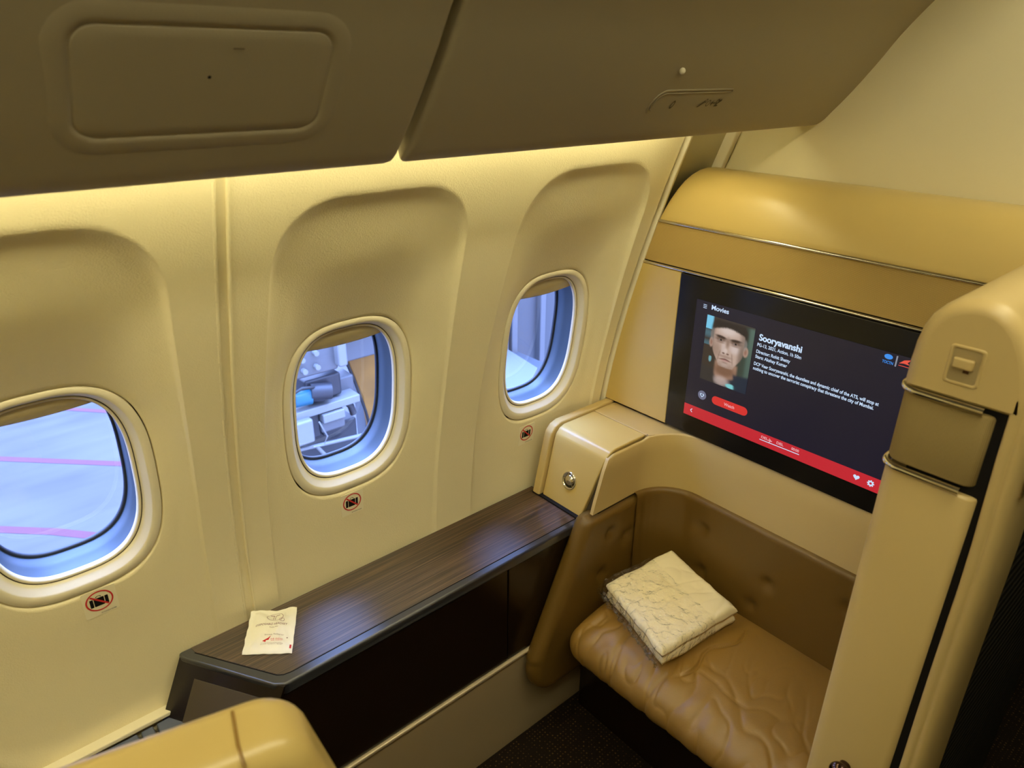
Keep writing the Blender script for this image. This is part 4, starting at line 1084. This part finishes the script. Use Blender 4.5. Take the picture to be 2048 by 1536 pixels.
obj('edge_cable', tube([(2.70, 5.35, -2.33), (2.78, 5.33, -2.6), (2.87, 5.33, -2.95), (2.97, 5.33, -3.5)], .014, 8), M['rubber'], yl)
obj('panel_leg', rbox(3.0, 3.1, 5.34, 5.39, GZ, -3.9, .01), M['dgrey'], yl, wn=True)

tk = thing('service_truck', (4.2, 4.6, GZ), 'grey blue truck box with ribbed side and pale flat platform, outside the far window', 'truck')
obj('box_side', rbox(3.70, 5.8, 4.75, 6.6, -2.75, -.9, .03), M['tgrey'], tk, wn=True)
for x in (3.86, 4.00, 4.11, 4.47): obj('side_post', rbox(x, x+.07, 4.69, 4.76, -2.75, -.9, .01), M['lgrey'], tk, wn=True)
obj('platform', prism([(3.2, 4.74), (3.2, 4.12), (3.355, 4.07), (3.68, 3.98), (3.974, 4.194), (4.065, 4.70), (3.95, 4.74)], 2, -2.50, -2.44, .006), M['trough'], tk, wn=True)
obj('platform_beam', rbox(3.2, 4.2, 4.2, 4.75, -2.75, -2.50, .01), M['tgrey'], tk, wn=True)
obj('scissor_frame', rbox(3.75, 5.8, 4.8, 6.6, GZ+.5, -2.75, .05), M['dgrey'], tk, wn=True)
for x in (4.2, 5.3): obj('wheel', tube([(x, 4.7, GZ+.45), (x, 5.0, GZ+.45)], .45, 28), M['rubber'], tk)

# ------------------------------------------------------------------ world
w = bpy.data.worlds.new('World'); scn.world = w; w.use_nodes = True
nt = w.node_tree; bg_ = nt.nodes['Background']
tcw = nt.nodes.new('ShaderNodeTexCoord'); sep = nt.nodes.new('ShaderNodeSeparateXYZ'); crw = nt.nodes.new('ShaderNodeValToRGB')
crw.color_ramp.elements[0].position = .0; crw.color_ramp.elements[0].color = (.17, .225, .47, 1)
crw.color_ramp.elements[1].position = .85; crw.color_ramp.elements[1].color = (.40, .62, 1.45, 1)
ze = crw.color_ramp.elements.new(.95); ze.color = (1.0, 1.7, 4.2, 1)
nt.links.new(tcw.outputs['Generated'], sep.inputs[0]); nt.links.new(sep.outputs['Z'], crw.inputs['Fac']); nt.links.new(crw.outputs['Color'], bg_.inputs['Color'])
bg_.inputs['Strength'].default_value = 12

# ------------------------------------------------------------------ camera
cam = bpy.data.cameras.new('camera'); co = bpy.data.objects.new('camera', cam); COL.objects.link(co)
f = 1420.
def dd(v): return Vector((v[0]-1024, v[1]-768, f)).normalized()
X_, Y_ = dd((2800, 145)), dd((-330, 115))
Y0 = Y_-X_*(X_.dot(Y_)*.5); X0 = X_-Y_*(X_.dot(Y_)*.5)
Y0.normalize(); X0 = (X0-Y0*X0.dot(Y0)).normalized(); Z0 = X0.cross(Y0)
R_w = Matrix((X0, Y0, Z0))            # image frame (x right, y down, z forward) -> room
cx_, cy_, cz_ = R_w @ Vector((1, 0, 0)), R_w @ Vector((0, -1, 0)), R_w @ Vector((0, 0, -1))
co.matrix_world = Matrix((cx_, cy_, cz_)).transposed().to_4x4()
cam.sensor_width = 36; cam.lens = f/2048*36; cam.clip_start = .02; cam.clip_end = 300
cam.dof.use_dof = True; cam.dof.focus_distance = 1.75; cam.dof.aperture_fstop = 6.8
scn.camera = co
for o in list(COL.objects):
    if o.parent is None: o.location.z += K
vs = scn.view_settings
vs.view_transform = 'Standard'; vs.look = 'None'; vs.gamma = 1; vs.use_curve_mapping = False; vs.exposure = 0.0
